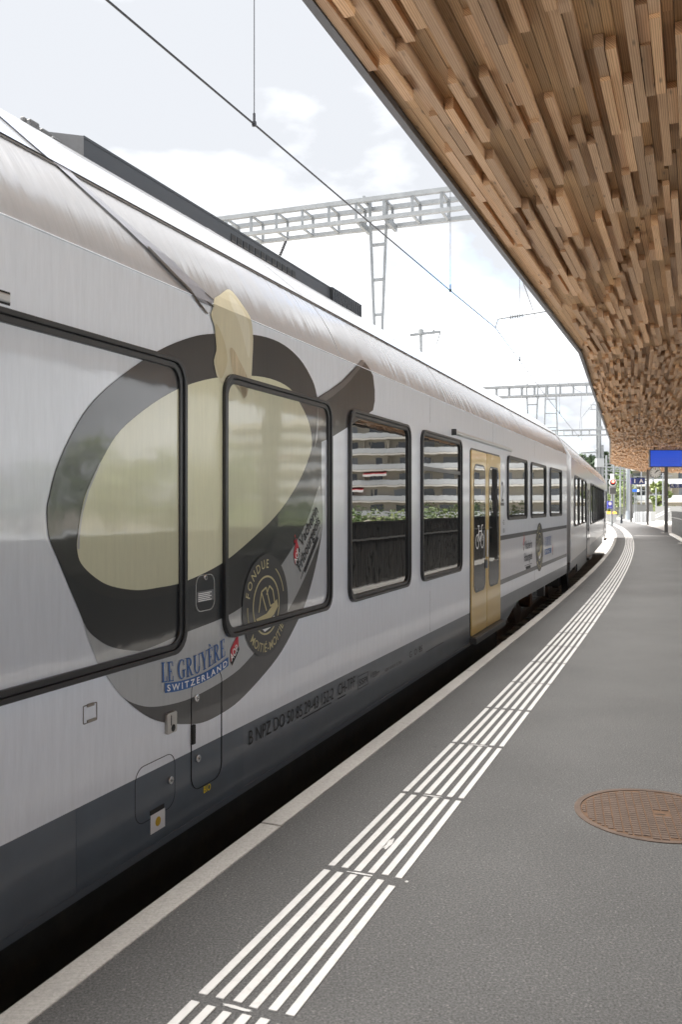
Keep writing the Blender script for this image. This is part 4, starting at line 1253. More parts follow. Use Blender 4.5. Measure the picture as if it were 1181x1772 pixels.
def place(name, polys, s, z, rot, off, m, parent):
    mb = MB()
    c, q = math.cos(rot), math.sin(rot)
    for p in polys:
        mb.add([Vector((s + x * c - y * q, -off, z + x * q + y * c)) for x, y in p], [tuple(range(len(p)))])
    return mb.build(name, m, parent)
def serif(t, size, xs):
    x, out = 0, []
    for ch in t:
        pl, w = SERIF[ch]
        out += [[((x + u * 1.0) * xs * size, v * size) for u, v in p] for p in pl]
        x += w + 0.03
    return out, x * xs * size
# the blue cheese wordmark on the label band, slightly arched: two groups with a growing tilt
w0, w1 = wall_pt(277.5, 1181), wall_pt(389, 1133.5)
rot = math.atan2(w1[1] - w0[1], w1[0] - w0[0])
polys, w = serif('LE GRUYÈRE', 1, 1)
ln = math.hypot(w1[0] - w0[0], w1[1] - w0[1])
size = 0.087
def arch(p, k=0.35):                              # bend baseline upwards at both ends
    return [(x, y + k * (x - ln / 2) ** 2 - k * (ln / 2) ** 2) for x, y in p]
polys, w = serif('LE GRUYÈRE', size, ln / (w * size))
place('wordmark', [arch(p) for p in polys], w0[0], w0[1], rot, 0.0065, M_BLUE, car1)
b0_, b1_ = wall_pt(283.5, 1199), wall_pt(393.5, 1151.5)
rb_ = math.atan2(b1_[1] - b0_[1], b1_[0] - b0_[0])
lb = math.hypot(b1_[0] - b0_[0], b1_[1] - b0_[1])
n = 12
top = [(lb * i / n, 0.040) for i in range(n + 1)]
bar = [arch([(lb * i / n, 0), (lb * (i + 1) / n, 0), (lb * (i + 1) / n, 0.043), (lb * i / n, 0.043)]) for i in range(n)]
ob = place('wordmark_bar', bar, b0_[0], b0_[1], rb_, 0.0062, M_BLUE, car1)
v, f, w = glyphs('SWITZERLAND', 0.040, 1, 0.02, 1.45)
k = (lb - 0.03) / w
mb = MB()
c, q = math.cos(rb_), math.sin(rb_)
vv = [arch([(x * k + 0.015, y + 0.007)])[0] for x, y in v]
mb.add([Vector((b0_[0] + x * c - y * q, -0.0070, b0_[1] + x * q + y * c)) for x, y in vv], f).build('wordmark_print', M_WHT, ob)
s_, z_ = wall_pt(389, 1102)
text_on('wordmark', [('®', s_, z_, 0.03, 1, 0, 0, 'l')], 0.0065, M_BLUE, car1)
def aop(px, py, size, rot, off, parent=None):
    s, z = wall_pt(px, py)
    P = [[(0, 0.0), (0.15, 0.55), (0.95, 0.95), (0.85, 0.42)]]
    a = place('quality_mark', [[(x * size, y * size) for x, y in p] for p in P], s, z, rot, off, M_RED, parent or car1)
    place('quality_mark_foot', [[(x * size, y * size) for x, y in [(0.02, -0.02), (0.86, 0.40), (0.88, 0.22), (0.1, -0.2)]]], s, z, rot, off, M_INK, a)
    place('quality_mark_chips', [[(x * size, y * size) for x, y in p] for p in ([(0.62, 1.0), (0.76, 1.06), (0.74, 0.92), (0.62, 0.86)], [(0.82, 1.16), (0.94, 1.22), (0.92, 1.10), (0.82, 1.05)])], s, z, rot, off, M_RED, a)
    v, f, w = glyphs('AOP', 0.5 * size, 0.75, 0.01)
    c, q = math.cos(rot + 0.35), math.sin(rot + 0.35)
    MB().add([Vector((s + 0.1 * size + x * c - y * q, -off - 0.001, z + 0.02 * size + x * q + y * c)) for x, y in v], f).build('quality_mark_print', M_WHT, a)
aop(397, 1146, 0.115, R(14), 0.0065)
# second cheese wordmark, climbing the label band
q0, q1 = wall_pt(521, 948), wall_pt(549.5, 886)
r_ = math.atan2(q1[1] - q0[1], q1[0] - q0[0])
v, f, w = glyphs('Vacherin')
text_on('wordmark', [('Vacherin', q0[0], q0[1], 0.098, math.hypot(q1[0] - q0[0], q1[1] - q0[1]) / (w * 0.098), r_, 0.01, 'l')], 0.0065, M_INK, car1)
q0, q1 = wall_pt(518, 991), wall_pt(553, 903)
r_ = math.atan2(q1[1] - q0[1], q1[0] - q0[0])
v, f, w = glyphs('Fribourgeois')
text_on('wordmark', [('Fribourgeois', q0[0], q0[1], 0.098, math.hypot(q1[0] - q0[0], q1[1] - q0[1]) / (w * 0.098), r_, 0.01, 'l')], 0.0065, M_INK, car1)
q0, q1 = wall_pt(527, 997), wall_pt(551, 934)
for px0, py0, px1, py1, wdt in ((526, 990, 549, 930, 0.022), (519, 1002, 553, 912, 0.004)):
    a, b = wall_pt(px0, py0), wall_pt(px1, py1)
    MB().bar((a[0], -0.0064, a[1]), (b[0], -0.0064, b[1]), 0.0004, wdt).build('wordmark_rule', M_INK, car1)
aop(510, 977, 0.115, R(40), 0.0065)
# small wordmarks on the white stripe
s_, z_ = wall_pt(907.5, 951)
text_on('wordmark', [('Vacherin', s_ + 0.10, z_, 0.17, 0.95, 0, 0.01, 'l'), ('Fribourgeois', s_, z_ - 0.17, 0.17, 0.8, 0, 0.01, 'l')], 0.003, M_INK, car1)
wallbox('wordmark_rule', s_ + 0.05, s_ + 0.65, z_ - 0.235, z_ - 0.228, 0, 0.003, M_INK, car1)
wallbox('wordmark_rule', s_ + 0.15, s_ + 0.55, z_ - 0.29, z_ - 0.25, 0, 0.003, M_INK, car1)
aop(906, 951, 0.17, R(20), 0.003)
s_, z_ = wall_pt(943.5, 946)
polys, w = serif('LE GRUYÈRE', 0.15, 0.62)
place('wordmark', polys, s_, z_, 0, 0.003, M_BLUE, car1)
wallbox('wordmark_bar', s_, s_ + w, z_ - 0.13, z_ - 0.045, 0, 0.003, M_BLUE, car1)
text_on('wordmark_print', [('SWITZERLAND', s_ + 0.03, z_ - 0.115, 0.075, 1.0, 0, 0.01, 'l')], 0.0036, M_WHT, car1)
aop(956.5, 959, 0.13, R(20), 0.0036)
text_on('handwriting', [('Moitié-Moitié', wall_s(900), 2.55, 0.01, 1, 0, 0, 'l')], 0.003, M_INK, car1) if False else None

# ------------------------------------------------------------------ second coach
TH2 = R(18.75)
def carP(s, a): return Vector((-D1 * math.cos(TH1) + s * math.sin(TH1) - a * math.cos(TH1), D1 * math.sin(TH1) + s * math.cos(TH1) + a * math.sin(TH1)))
C2 = carP(SE + 0.62, 0.015)
car2 = car_frame('rail_car', C2, TH2, 'plain silver grey rail coach with dark tall windows coupled beyond the fondue pot coach')
LEN2 = 23.4
M_WALL2 = wrap('silver_paint', (0.60, 0.60, 0.60), streak=0.03)
body(car2, 0, LEN2, M_WALL2, M_ROOF)
MB().box(2.2, LEN2 - 5.6, 0.0, 0.02, ZB, ZS).build('skirt_panel', M_SKIRT2, car2)
MB().box(0, 2.2, 0.0, 0.02, zr, ZS).build('skirt_panel', M_SKIRT2, car2)
MB().box(LEN2 - 5.6, LEN2, 0.0, 0.02, zr, ZS).build('skirt_panel', M_SKIRT2, car2)
MB().box(0.5, LEN2 - 0.5, 0.15, 2.65, 0.0, ZS - 0.002).build('underframe', M_UNDER, car2)
bogie(car2, 2.6)
bogie(car2, LEN2 - 3.4)
x = 1.3
for i in range(3):
    window(car2, x, x + 1.35, 1.0, 2.09, M_GLASS, fw=0.035); x += 1.5
door_pair(car2, 6.2, 7.6, 0.075, 2.035, mat('grey_door', (0.44, 0.44, 0.44), 0.3, 0.1, coat=0.7), False)
x = 8.3
for i in range(7):
    window(car2, x, x + 1.32, 0.9, 2.09, M_GLASS, fw=0.035); x += 1.62
door_pair(car2, 20.0, 21.3, 0.075, 2.035, mat('grey_door', (0.44, 0.44, 0.44), 0.3, 0.1, coat=0.7), False)
window(car2, 21.8, 22.9, 1.2, 2.09, M_GLASS, fw=0.035)
for s0, s1, h in ((6.0, 9.0, 0.02), (12.0, 13.0, 0.06), (16.0, 20.5, 0.04)):
    MB().box(s0, s1, 1.15, 1.9, 3.38, 3.47 + h).build('roof_unit', M_GREYBOX, car2, bevel=0.04)
MB().box(9.2, 9.5, 1.0, 1.8, 3.3, 3.49).build('roof_rib', M_GREYEND, car2)
# bright edge and bellows between the coaches
ed = [(0.0, ZS), (0.0, ZK), (0.22, 2.80), (0.6, 3.118), (1.0, 3.381), (1.41, 3.47)]
mb = MB()
for (a0, z0), (a1, z1) in zip(ed[:-1], ed[1:]):
    mb.bar((0.02, a0 - 0.006, z0), (0.02, a1 - 0.006, z1), 0.11, 0.02, up=(0, -1, 0.2))
mb.build('end_trim', mat('end_trim_white', (0.74, 0.74, 0.75), 0.35), car2)
g0 = MB().box(SE, SE + 0.66, 0.16, 2.66, -0.1, 2.40).box(SE, SE + 0.66, 0.5, 2.32, 2.40, 2.85)
g0.build('gangway_bellows', mat('bellows', (0.012, 0.012, 0.012), 0.8), car1)
MB().bar((SE + 0.1, 0.09, 0.40), (SE + 0.42, 0.07, -0.22), 0.12, 0.14).build('coupling_cover', mat('bellows', (0.012, 0.012, 0.012), 0.8), car1)
# cab end details of the far coach
MB().tube([(LEN2 + 0.15, 0.06, 0.25), (LEN2 + 0.15, 0.06, 2.3)], 0.02, 6).build('grab_pole', M_LINE, car2)
wallbox('blue_panel', 19.0, 19.8, 1.75, 2.0, 0, 0.003, mat('panel_blue', (0.02, 0.03, 0.22), 0.4), car2)
# ------------------------------------------------------------------ overhead line: gantries, masts, wires
def gantry(pl, ph, zt, hgt, label, o0, o1, pitch, detailed, mast_o, mast_top_w, mast_low_w):
    """pl: arc position; beam of two ladder faces across the tracks"""
    rt = empty('catenary_gantry', pt(pl, mast_o, -0.8), 0, label, 'gantry', 'gantries carrying the overhead line')
    dep = 0.62
    def P(o, k, z): return pt(pl + k * dep, o, z)
    for k in (0, 1):
        for z, w, h in ((zt - 0.045, 0.10, 0.09), (zt - hgt + 0.04, 0.10, 0.08)):
            wp(MB().bar(P(o0, k, z), P(o1, k, z), w, h).build('chord', M_GALV), rt)
    n = int((o1 - o0) / pitch)
    join = MB()
    for i in range(n + 1):
        o = o0 + i * pitch
        for k in (0, 1):
            a, b = P(o, k, zt - 0.09), P(o, k, zt - hgt + 0.08)
            if detailed: wp(MB().bar(a, b, 0.075, 0.06).build('upright', M_GALV), rt)
            else: join.bar(a, b, 0.075, 0.06)
        for z in (zt - 0.06, zt - hgt + 0.03):
            a, b = P(o, 0, z), P(o, 1, z)
            if detailed: wp(MB().bar(a, b, 0.05, 0.04).build('cross_bar', M_GALV), rt)
            else: join.bar(a, b, 0.05, 0.04)
    if not detailed: wp(tag(join.build('web_bars', M_GALV), kind='stuff'), rt)
    # tapering lattice mast, wide at the top
    zb = -0.8
    for mo in (mast_o if isinstance(mast_o, (list, tuple)) else [mast_o]):
        hw = lambda z: max(mast_low_w, mast_top_w - 0.082 * (zt - z)) / 2
        m = MB()
        for sg in (-1, 1):
            for k in (0.5,):
                m.bar(P(mo + sg * hw(zb), k, zb), P(mo + sg * hw(4.6), k, 4.6), 0.09, 0.06)
                m.bar(P(mo + sg * hw(4.6), k, 4.6), P(mo + sg * hw(zt), k, zt + 0.06), 0.09, 0.06)
        legs = wp(m.build('mast', M_GALV), rt)
        z = zt - hgt - 0.42
        while z > zb:
            for k in (0.5,):
                r = MB().bar(P(mo - hw(z), k, z), P(mo + hw(z), k, z), 0.05, 0.06).build('rung', M_GALV)
                r.parent = legs
            z -= 0.75 if detailed else 0.9
        wp(MB().bar(P(mo - 0.30, 0.0, zt - hgt - 0.02), P(mo - 0.30, 1.0, zt - hgt - 0.02), 0.06, 0.14).build('clamp', M_GALV), rt)
        wp(MB().bar(P(mo + 0.30, 0.0, zt - hgt - 0.02), P(mo + 0.30, 1.0, zt - hgt - 0.02), 0.06, 0.14).build('clamp', M_GALV), rt)
        wp(MB().bar(P(mo - 0.25, 0.1, zt + 0.02), P(mo - 0.25, 0.9, zt + 0.02), 0.05, 0.12).build('clamp', M_GALV), rt)
    return rt
ZG = 7.95
p1 = dpx(655, 352, 18.55)
sg1, og1 = so(p1.x, p1.y)
gantry(sg1 - 0.3, 0, ZG, 0.50, 'galvanised gantry beam with a wedge shaped lattice mast straight behind the roof units', -15.6, 8.6, 0.62, True, og1, 0.40, 0.10)
p2 = dpx(922, 668, 47.0)
sg2, og2 = so(p2.x, p2.y)
gantry(sg2 - 0.3, 0, ZG, 0.62, 'middle galvanised gantry with slim lattice mast above the end of the first coach', og2 - 2.6, 8.0, 0.68, False, og2, 0.62, 0.25)
p3 = dpx(1010, 745, 76.0)
sg3, og3 = so(p3.x, p3.y)
gantry(sg3 - 0.3, 0, ZG + 0.15, 0.55, 'farthest galvanised gantry beside the tall grey mast', og3 - 4.5, 9.0, 0.72, False, og3 - 7, 0.6, 0.3)
# hanging insulator below the first gantry
a = dpx(497, 412, 18.9); b = dpx(483, 446, 18.3)
ins = MB().tube([a, b], 0.012, 6)
for i in range(9):
    t = 0.2 + 0.08 * i
    q = a.lerp(b, t)
    ins.tube([q - (b - a).normalized() * 0.01, q + (b - a).normalized() * 0.01], 0.035, 8)
tag(ins.build('insulator', M_WIRE), 'ribbed insulator hanging slanted from the nearest gantry beam', 'insulator')

# contact wire, messenger wire and droppers of the platform track
ZW = CAMH + 3.5
W = [(185, 0), (440, 215), (640, 385), (780, 503), (858, 567), (982.6, 728), (1003, 751)]
ws = [so(*gpx(x, y, ZW)[:2]) for x, y in W]
line = [pt(-30, -2.2, ZW), pt(ws[0][0] - 4, -2.42, ZW)] + [gpx(x, y, ZW) for x, y in W[:5]] + [pt(27, -2.33, ZW), pt(38, -2.36, ZW), pt(sg2, -2.1, ZW), pt(sg3, -2.25, ZW), pt(140, -2.2, ZW)]
ln_ = empty('overhead_line', line[6], 0, 'dark overhead contact wire and its hangers running above the coach roof', 'overhead line')
wp(MB().tube(line, 0.0095, 6).build('contact_wire', M_WIRE), ln_)
def seg_at(s):
    best = None
    for p, q in zip(line[:-1], line[1:]):
        s0, s1 = so(p.x, p.y)[0], so(q.x, q.y)[0]
        if s0 <= s <= s1:
            return p.lerp(q, (s - s0) / (s1 - s0))
    return pt(s, -2.2, ZW)
sup = [so(line[6].x, line[6].y)[0]]
ss = [sup[0] - 28, sup[0], so(*p2[:2])[0], sg3, 140]
mes = []
def mes_z(s):
    for a, b in zip(ss[:-1], ss[1:]):
        if a <= s <= b:
            t = (s - a) / (b - a)
            return ZW + 2.55 - 0.9 * 4 * t * (1 - t)
    return ZW + 1.0
s = ss[0]
while s < 138:
    c = seg_at(s); mes.append(Vector((c.x, c.y, mes_z(s)))); s += 1.0
wp(MB().tube(mes, 0.010, 6).build('messenger_wire', M_WIRE), ln_)
for px, py in ((440, 215), (780, 503), (901, 624), (975, 715)):
    c = gpx(px, py, ZW)
    s0, o0 = so(c.x, c.y)
    c = seg_at(s0)
    t = mes_z(s0)
    wp(MB().tube([(c.x, c.y, ZW), (c.x, c.y, t)], 0.0055, 5).build('dropper', mat('dropper_wire', (0.10, 0.10, 0.105), 0.5, 0.5)), ln_)
    wp(MB().tube([(c.x, c.y, ZW - 0.02), (c.x, c.y, ZW + 0.10)], 0.013, 6).box(c.x - 0.02, c.x + 0.02, c.y - 0.02, c.y + 0.02, ZW - 0.015, ZW + 0.02).build('clip', M_WIRE), ln_)
# steady arm that holds the wire to one side
c = line[6]
e1 = c + Vector((0.05, -0.02, 0.17))
e2 = dpx(1010, 528, 16.5)
arm = MB().tube([c, e1], 0.014, 6).tube([e1, e2], 0.022, 6)
for i in range(6):
    q = e1.lerp(e2, 0.30 / 2 + 0.035 * i * 0.8)
    d = (e2 - e1).normalized()
    arm.tube([q - d * 0.008, q + d * 0.008], 0.05, 8)
arm.tube([e2, e2 + Vector((0.4, 0.3, 2.6))], 0.03, 6)
tag(arm.build('steady_arm', M_GALV), 'slim ribbed steady arm holding the contact wire under the canopy edge', 'steady arm')
e0 = pt(sg2, -2.1, ZW)
arm = MB().tube([e0 + Vector((0, 0, 1.2)), e0 + Vector((0.9, -0.3, 2.35))], 0.02, 6).tube([e0, e0 + Vector((0, 0, 1.2))], 0.012, 6)
tag(arm.build('steady_arm', M_GALV), 'short slanted wire support under the middle gantry', 'steady arm')
# wires of the other tracks, far left
for i, (x0, y0, x1, y1) in enumerate(((700, 600, 905, 662), (828, 625, 912, 664))):
    a, b = dpx(x0, y0, 34), dpx(x1, y1, 52)
    pts = [a.lerp(b, t / 8) + Vector((0, 0, -0.35 * 4 * (t / 8) * (1 - t / 8))) for t in range(9)]
    tag(MB().tube(pts, 0.010, 5).build('feeder_wire', mat('feeder', (0.35, 0.35, 0.36), 0.5, 0.3)), 'thin pale wire sagging towards the middle gantry', 'wire', 'feeder wires behind the coach roof')
# insulator cross-arm behind the roof
c = dpx(729, 577, 40)
t = empty('cross_arm_mast', (c.x, c.y, -0.8), 0, 'small grey mast top with insulator cross-arm seen over the roof', 'mast')
wp(MB().tube([(c.x, c.y, -0.8), (c.x, c.y, c.z + 0.1)], 0.07, 8).build('mast', M_GALV), t)
a, b = dpx(710, 580, 40), dpx(763, 574, 40)
wp(MB().bar(a, b, 0.09, 0.12).tube([c + Vector((0, 0, -0.05)), c + Vector((0, 0, 0.18))], 0.13, 10).build('cross_arm', M_GALV), t)
wp(MB().tube([b, dpx(756, 596, 40)], 0.03, 6).tube([a, dpx(707, 596, 40)], 0.02, 6).tube([dpx(750, 575, 40), dpx(752, 570, 40)], 0.05, 6).build('insulator', M_GALV), t)
# stand-alone lattice mast beyond the middle gantry
c = dpx(954, 690, 58)
m = MB()
for sx in (-0.45, 0.45):
    m.bar((c.x + sx * 1.5, c.y, -1), (c.x + sx * 0.75, c.y, c.z + 0.8), 0.09, 0.09)
z = 0
while z < c.z + 0.7:
    k = 1.5 - 0.75 * (z + 1) / (c.z + 1.8)
    m.bar((c.x - 0.45 * k, c.y, z), (c.x + 0.45 * k, c.y, z), 0.06, 0.06)
    z += 0.95
tag(m.build('lattice_mast', M_GALV), 'slim ladder-like lattice mast rising behind the coach gap', 'mast')

# ------------------------------------------------------------------ far end of the platform
def disc_at(c, r, m, name, parent, depth=0.06, n=28):
    vs = [Vector((c.x + r * math.cos(2 * math.pi * i / n), c.y, c.z + r * math.sin(2 * math.pi * i / n))) for i in range(n)]
    vs2 = [v + Vector((0, depth, 0)) for v in vs]
    o = MB().add(vs + vs2, [tuple(range(n)), tuple(range(2 * n - 1, n - 1, -1))] + [(i, n + i, n + (i + 1) % n, (i + 1) % n) for i in range(n)]).build(name, m)
    return wp(o, parent)
def panel(x0, x1, y0, y1, d, m, name, parent, t=0.06, front=0.0):
    a, b = dpx(x0, y1, d), dpx(x1, y0, d)
    o = MB().box(a.x, b.x, d - front, d - front + t, a.z, b.z).build(name, m)
    return wp(o, parent) if parent else o
def sign_text(t, px, py, d, h, m, parent, xs=1, front=0.01, bold=0.01, al='c'):
    c = dpx(px, py, d)
    v, f, w = glyphs(t, h, xs, bold)
    k = -w / 2 if al == 'c' else 0
    return wp(MB().add([Vector((c.x + x + k, d - front, c.z + y)) for x, y in v], f).build('lettering', m), parent)
M_SIGNB = mat('sign_blue', (0.018, 0.035, 0.17), 0.4)
M_SIGNW = mat('sign_white', (0.8, 0.8, 0.8), 0.5)
# hanging blue information screen
d = 40.0
c = dpx(1153, 794, d)
t = empty('platform_display', (c.x, d, ZC), 0, 'hanging information screen with plain blue picture above the posts', 'display')
panel(1125.6, 1182.6, 778, 808.6, d, mat('display_case', (0.012, 0.013, 0.03), 0.4), 'casing', t, 0.16)
panel(1127, 1181, 779.6, 807, d, mat('display_blue', (0.002, 0.045, 0.42), 0.3, emit=0.10), 'screen', t, 0.01, 0.012)
mb = MB()
rs = random.Random(3)
for i in range(3):
    for j in range(9):
        a = dpx(1134 + j * 4.6 + rs.uniform(-0.6, 0.6), 794.5 + i * 3.3, d)
        mb.box(a.x, a.x + rs.uniform(0.05, 0.10), d - 0.0145, d - 0.0125, a.z, a.z + 0.018)
wp(mb.build('faint_print', mat('print_violet', (0.05, 0.05, 0.5), 0.4)), t)
for x in (1135, 1172):
    a = dpx(x, 780, d)
    wp(MB().tube([(a.x, d + 0.08, a.z), (a.x, d + 0.08, ZC + 0.02)], 0.025, 8).build('hanger', M_STEELD), t)
# station clock on the thick post
pc = gpx(1154, 922.5)
d = pc.y - 0.02
c = dpx(1135.5, 817.5, d)
t = empty('station_clock', c, 0, 'round white station clock on an arm beside the thick post', 'clock')
disc_at(c, 0.300, M_STEELD, 'case', t, 0.14)
disc_at(c + Vector((0, -0.008, 0)), 0.275, mat('clock_face', (0.72, 0.72, 0.70), 0.4), 'face', t, 0.01)
mb = MB()
for i in range(12):
    a = R(30 * i)
    u = Vector((math.sin(a), 0, math.cos(a)))
    mb.bar(c + u * 0.20 + Vector((0, -0.012, 0)), c + u * 0.255 + Vector((0, -0.012, 0)), 0.022, 0.006, up=(0, 1, 0))
wp(mb.build('hour_marks', M_INK), t)
for ang, ln2, w2, nm in ((38, 0.17, 0.034, 'hour_hand'), (56, 0.235, 0.026, 'minute_hand')):
    u = Vector((math.sin(R(ang)), 0, math.cos(R(ang))))
    wp(MB().bar(c - u * 0.06 + Vector((0, -0.018, 0)), c + u * ln2 + Vector((0, -0.018, 0)), w2, 0.006, up=(0, 1, 0)).build(nm, M_INK), t)
u = Vector((-0.12, 0, 0.99))
wp(MB().bar(c, c + u * 0.17, 0.01, 0.006, up=(0, 1, 0)).tube([c + u * 0.17 + Vector((0, -0.02, 0)), c + u * 0.17 + Vector((0, -0.03, 0))], 0.028, 12).build('second_hand', M_RED), t)
wp(MB().bar(c + Vector((0.28, 0.07, 0)), Vector((pc.x, d + 0.07, c.z)), 0.05, 0.05).build('arm', M_STEELD), t)
# platform number signs
pc2 = gpx(1122, 908.8)
d = pc2.y
t = empty('track_sign', dpx(1105, 838, d), 0, 'dark blue sign reading 1 A on an arm from the middle post', 'sign')
panel(1093, 1117.3, 826.5, 837.8, d, M_SIGNB, 'board', t, 0.12)
panel(1103.9, 1104.4, 827, 837, d, mat('sign_gap', (0.1, 0.12, 0.25), 0.5), 'divider', t, 0.003, 0.004)
sign_text('1', 1098.6, 835.6, d, 0.40, M_SIGNW, t, 1.1, bold=0.02)
sign_text('A', 1111, 835.6, d, 0.40, M_SIGNW, t, 1.1, bold=0.02)
a, b = dpx(1117, 831.5, d), dpx(1122, 831.5, d)
wp(MB().bar(a, b, 0.08, 0.06).build('bracket', M_INK), t)
d = pc.y
t = empty('track_sign', dpx(1172, 843, d), 0, 'dark blue sign with arrow and boxed 1 on an arm from the thick post', 'sign')
panel(1161.5, 1185, 837, 844.2, d, M_SIGNB, 'board', t, 0.1)
mb = MB()
q = lambda x, y: dpx(x, y, d) + Vector((0, -0.012, 0))
mb.bar(q(1163.4, 838.6), q(1167.3, 842.8), 0.035, 0.006, up=(0, 1, 0)).bar(q(1163.2, 838.5), q(1166.2, 838.5), 0.035, 0.006, up=(0, 1, 0)).bar(q(1163.3, 838.5), q(1163.3, 841.5), 0.035, 0.006, up=(0, 1, 0))
wp(mb.build('arrow', M_SIGNW), t)
sign_text('1', 1173.5, 842.7, d, 0.19, M_SIGNW, t, 1.0, bold=0.02)
a, b = dpx(1171, 843.3, d), dpx(1176, 838, d)
wp(MB().ring([(a.x, a.z), (b.x, a.z), (b.x, b.z), (a.x, b.z)], [(a.x + 0.008, a.z + 0.008), (b.x - 0.008, a.z + 0.008), (b.x - 0.008, b.z - 0.008), (a.x + 0.008, b.z - 0.008)], lambda u, v, w: Vector((u, d - w, v)), 0, 0.012).build('number_box', M_SIGNW), t)
a, b = dpx(1155, 840.7, d), dpx(1162, 840.7, d)
wp(MB().bar(a, b, 0.08, 0.05).build('bracket', M_INK), t)
d = 84.0
t = empty('direction_sign', dpx(1101, 851, d), 0, 'small bright blue sign with white end under the 1 A sign', 'sign')
panel(1094.7, 1107.3, 846.8, 851.2, d, mat('sign_bright', (0.02, 0.14, 0.62), 0.4), 'board', t, 0.08)
panel(1103.7, 1107.3, 846.9, 851.0, d, M_SIGNW, 'white_end', t, 0.02, 0.004)
for x in (1099.6, 1102.6):
    a = dpx(x, 846.8, d)
    wp(MB().tube([(a.x, d + 0.1, -0.1), (a.x, d + 0.1, a.z + 1.2)], 0.045, 8).build('pole', M_GALV), t)
# signal with red light
d = 66.0
c = dpx(1061.8, 835, d)
t = empty('railway_signal', (c.x, d, -0.7), 0, 'railway signal showing red with square plate beneath its round head', 'signal')
wp(MB().tube([(c.x, d + 0.2, -0.7), (c.x, d + 0.2, c.z + 0.5)], 0.09, 10).build('mast', M_GALV), t)
disc_at(c, 0.285, mat('signal_ring', (0.75, 0.75, 0.75), 0.5), 'target_ring', t, 0.05)
disc_at(c + Vector((0, -0.012, 0)), 0.225, mat('signal_black', (0.015, 0.015, 0.015), 0.7), 'target', t, 0.05)
disc_at(c + Vector((0, -0.05, 0.075)), 0.105, mat('signal_red', (1.0, 0.05, 0.035), 0.3, emit=3.0), 'lamp', t, 0.04)
panel(1056.5, 1067.5, 844.2, 854.6, d, mat('signal_plate', (0.085, 0.085, 0.085), 0.6), 'plate', t, 0.08)
panel(1056, 1068, 841, 855.2, d, mat('signal_back', (0.3, 0.3, 0.3), 0.6), 'back_board', t, 0.05, -0.09)
panel(1059.7, 1063.8, 820, 830, d, M_SIGNW, 'cap_box', t, 0.25, -0.06)
# ticket column, yellow-topped cabinet, bin
d = 60.0
t = empty('information_column', dpx(1057, 895, d), 0, 'violet blue information column with white disc beside the end of the train', 'information column')
panel(1052.5, 1061.2, 867, 880, d, mat('column_blue', (0.05, 0.06, 0.38), 0.4), 'board', t, 0.12)
disc_at(dpx(1056.8, 871.5, d) + Vector((0, -0.01, 0)), 0.115, mat('column_disc', (0.8, 0.72, 0.76), 0.4), 'disc', t, 0.02)
sign_text('H 10', 1056.8, 879, d, 0.10, M_SIGNW, t, 1.0)
a = dpx(1060.5, 880, d)
wp(MB().box(a.x - 0.05, a.x + 0.05, d + 0.02, d + 0.12, 0, a.z + 0.1).build('post', M_GALV), t)
d = 64.0
t = empty('grit_bin', dpx(1060, 897, d), 0, 'grey cabinet with orange lid beside the platform track', 'bin')
a, b = dpx(1051, 897, d), dpx(1068.3, 889, d)
wp(MB().box(a.x, b.x, d, d + 0.6, a.z - 0.25, b.z).build('body', mat('bin_grey', (0.52, 0.53, 0.52), 0.5), bevel=0.02), t)
wp(MB().add([(a.x - 0.03, d - 0.03, b.z), (b.x + 0.03, d - 0.03, b.z), (b.x + 0.03, d + 0.63, b.z), (a.x - 0.03, d + 0.63, b.z), (a.x + 0.02, d + 0.1, b.z + 0.15), (b.x - 0.02, d + 0.1, b.z + 0.15), (b.x - 0.02, d + 0.5, b.z + 0.15), (a.x + 0.02, d + 0.5, b.z + 0.15)], [(0, 1, 5, 4), (1, 2, 6, 5), (2, 3, 7, 6), (3, 0, 4, 7), (4, 5, 6, 7)]).build('lid', mat('bin_orange', (0.75, 0.34, 0.02), 0.5)), t)
# pale steel tube mast and slim dark posts
c = gpx(1088, 900)
t = empty('steel_mast', (c.x, c.y, 0), 0, 'stout pale grey steel mast standing on the far platform', 'mast')
zt_ = dpx(1088, 814, c.y).z + 6
wp(MB().tube([(c.x, c.y, 0), (c.x, c.y, zt_)], [0.19, 0.17], 16).build('tube', mat('pale_steel', (0.26, 0.285, 0.31), 0.4, 0.2), smooth=True), t)
wp(MB().box(c.x - 0.27, c.x + 0.27, c.y - 0.27, c.y + 0.27, 0, 0.1).tube([(c.x, c.y, 0.1), (c.x, c.y, 0.9)], 0.215, 16).build('collar', mat('pale_steel', (0.26, 0.285, 0.31), 0.4, 0.2)), t)
c = gpx(1081, 898.2)
t = MB().tube([(c.x, c.y, 0), (c.x, c.y, dpx(1081, 812, c.y).z)], 0.085, 8).box(c.x - 0.3, c.x + 0.3, c.y - 0.3, c.y + 0.3, 0, 0.05)
tag(t.build('lamp_post', M_STEELD), 'slim dark post left of the stout pale mast', 'post')
# tall catenary mast with brackets
d = 82.0
c = dpx(1037, 700, d)
t = empty('catenary_mast', (c.x, d, -0.8), 0, 'tall grey catenary mast with brackets and a box before the conifer', 'mast')
wp(MB().box(c.x - 0.24, c.x + 0.24, d - 0.05, d + 0.05, -0.8, c.z).box(c.x - 0.05, c.x + 0.05, d - 0.24, d + 0.24, -0.8, c.z).box(c.x - 0.3, c.x + 0.3, d - 0.26, d + 0.26, dpx(0, 744, d).z, dpx(0, 738, d).z).build('mast', M_GALV), t)
for y0, x0 in ((700.5, 1022), (708.5, 1022)):
    a, b = dpx(x0, y0, d), dpx(1036, y0, d)
    wp(MB().bar(a, b, 0.06, 0.06).build('bracket', M_GALV), t)
a, b = dpx(1024.5, 700, d), dpx(1024.5, 709, d)
wp(MB().bar(a, b, 0.05, 0.05).build('bracket', M_GALV), t)
a, b = dpx(1006, 784, d), dpx(1042, 782, d)
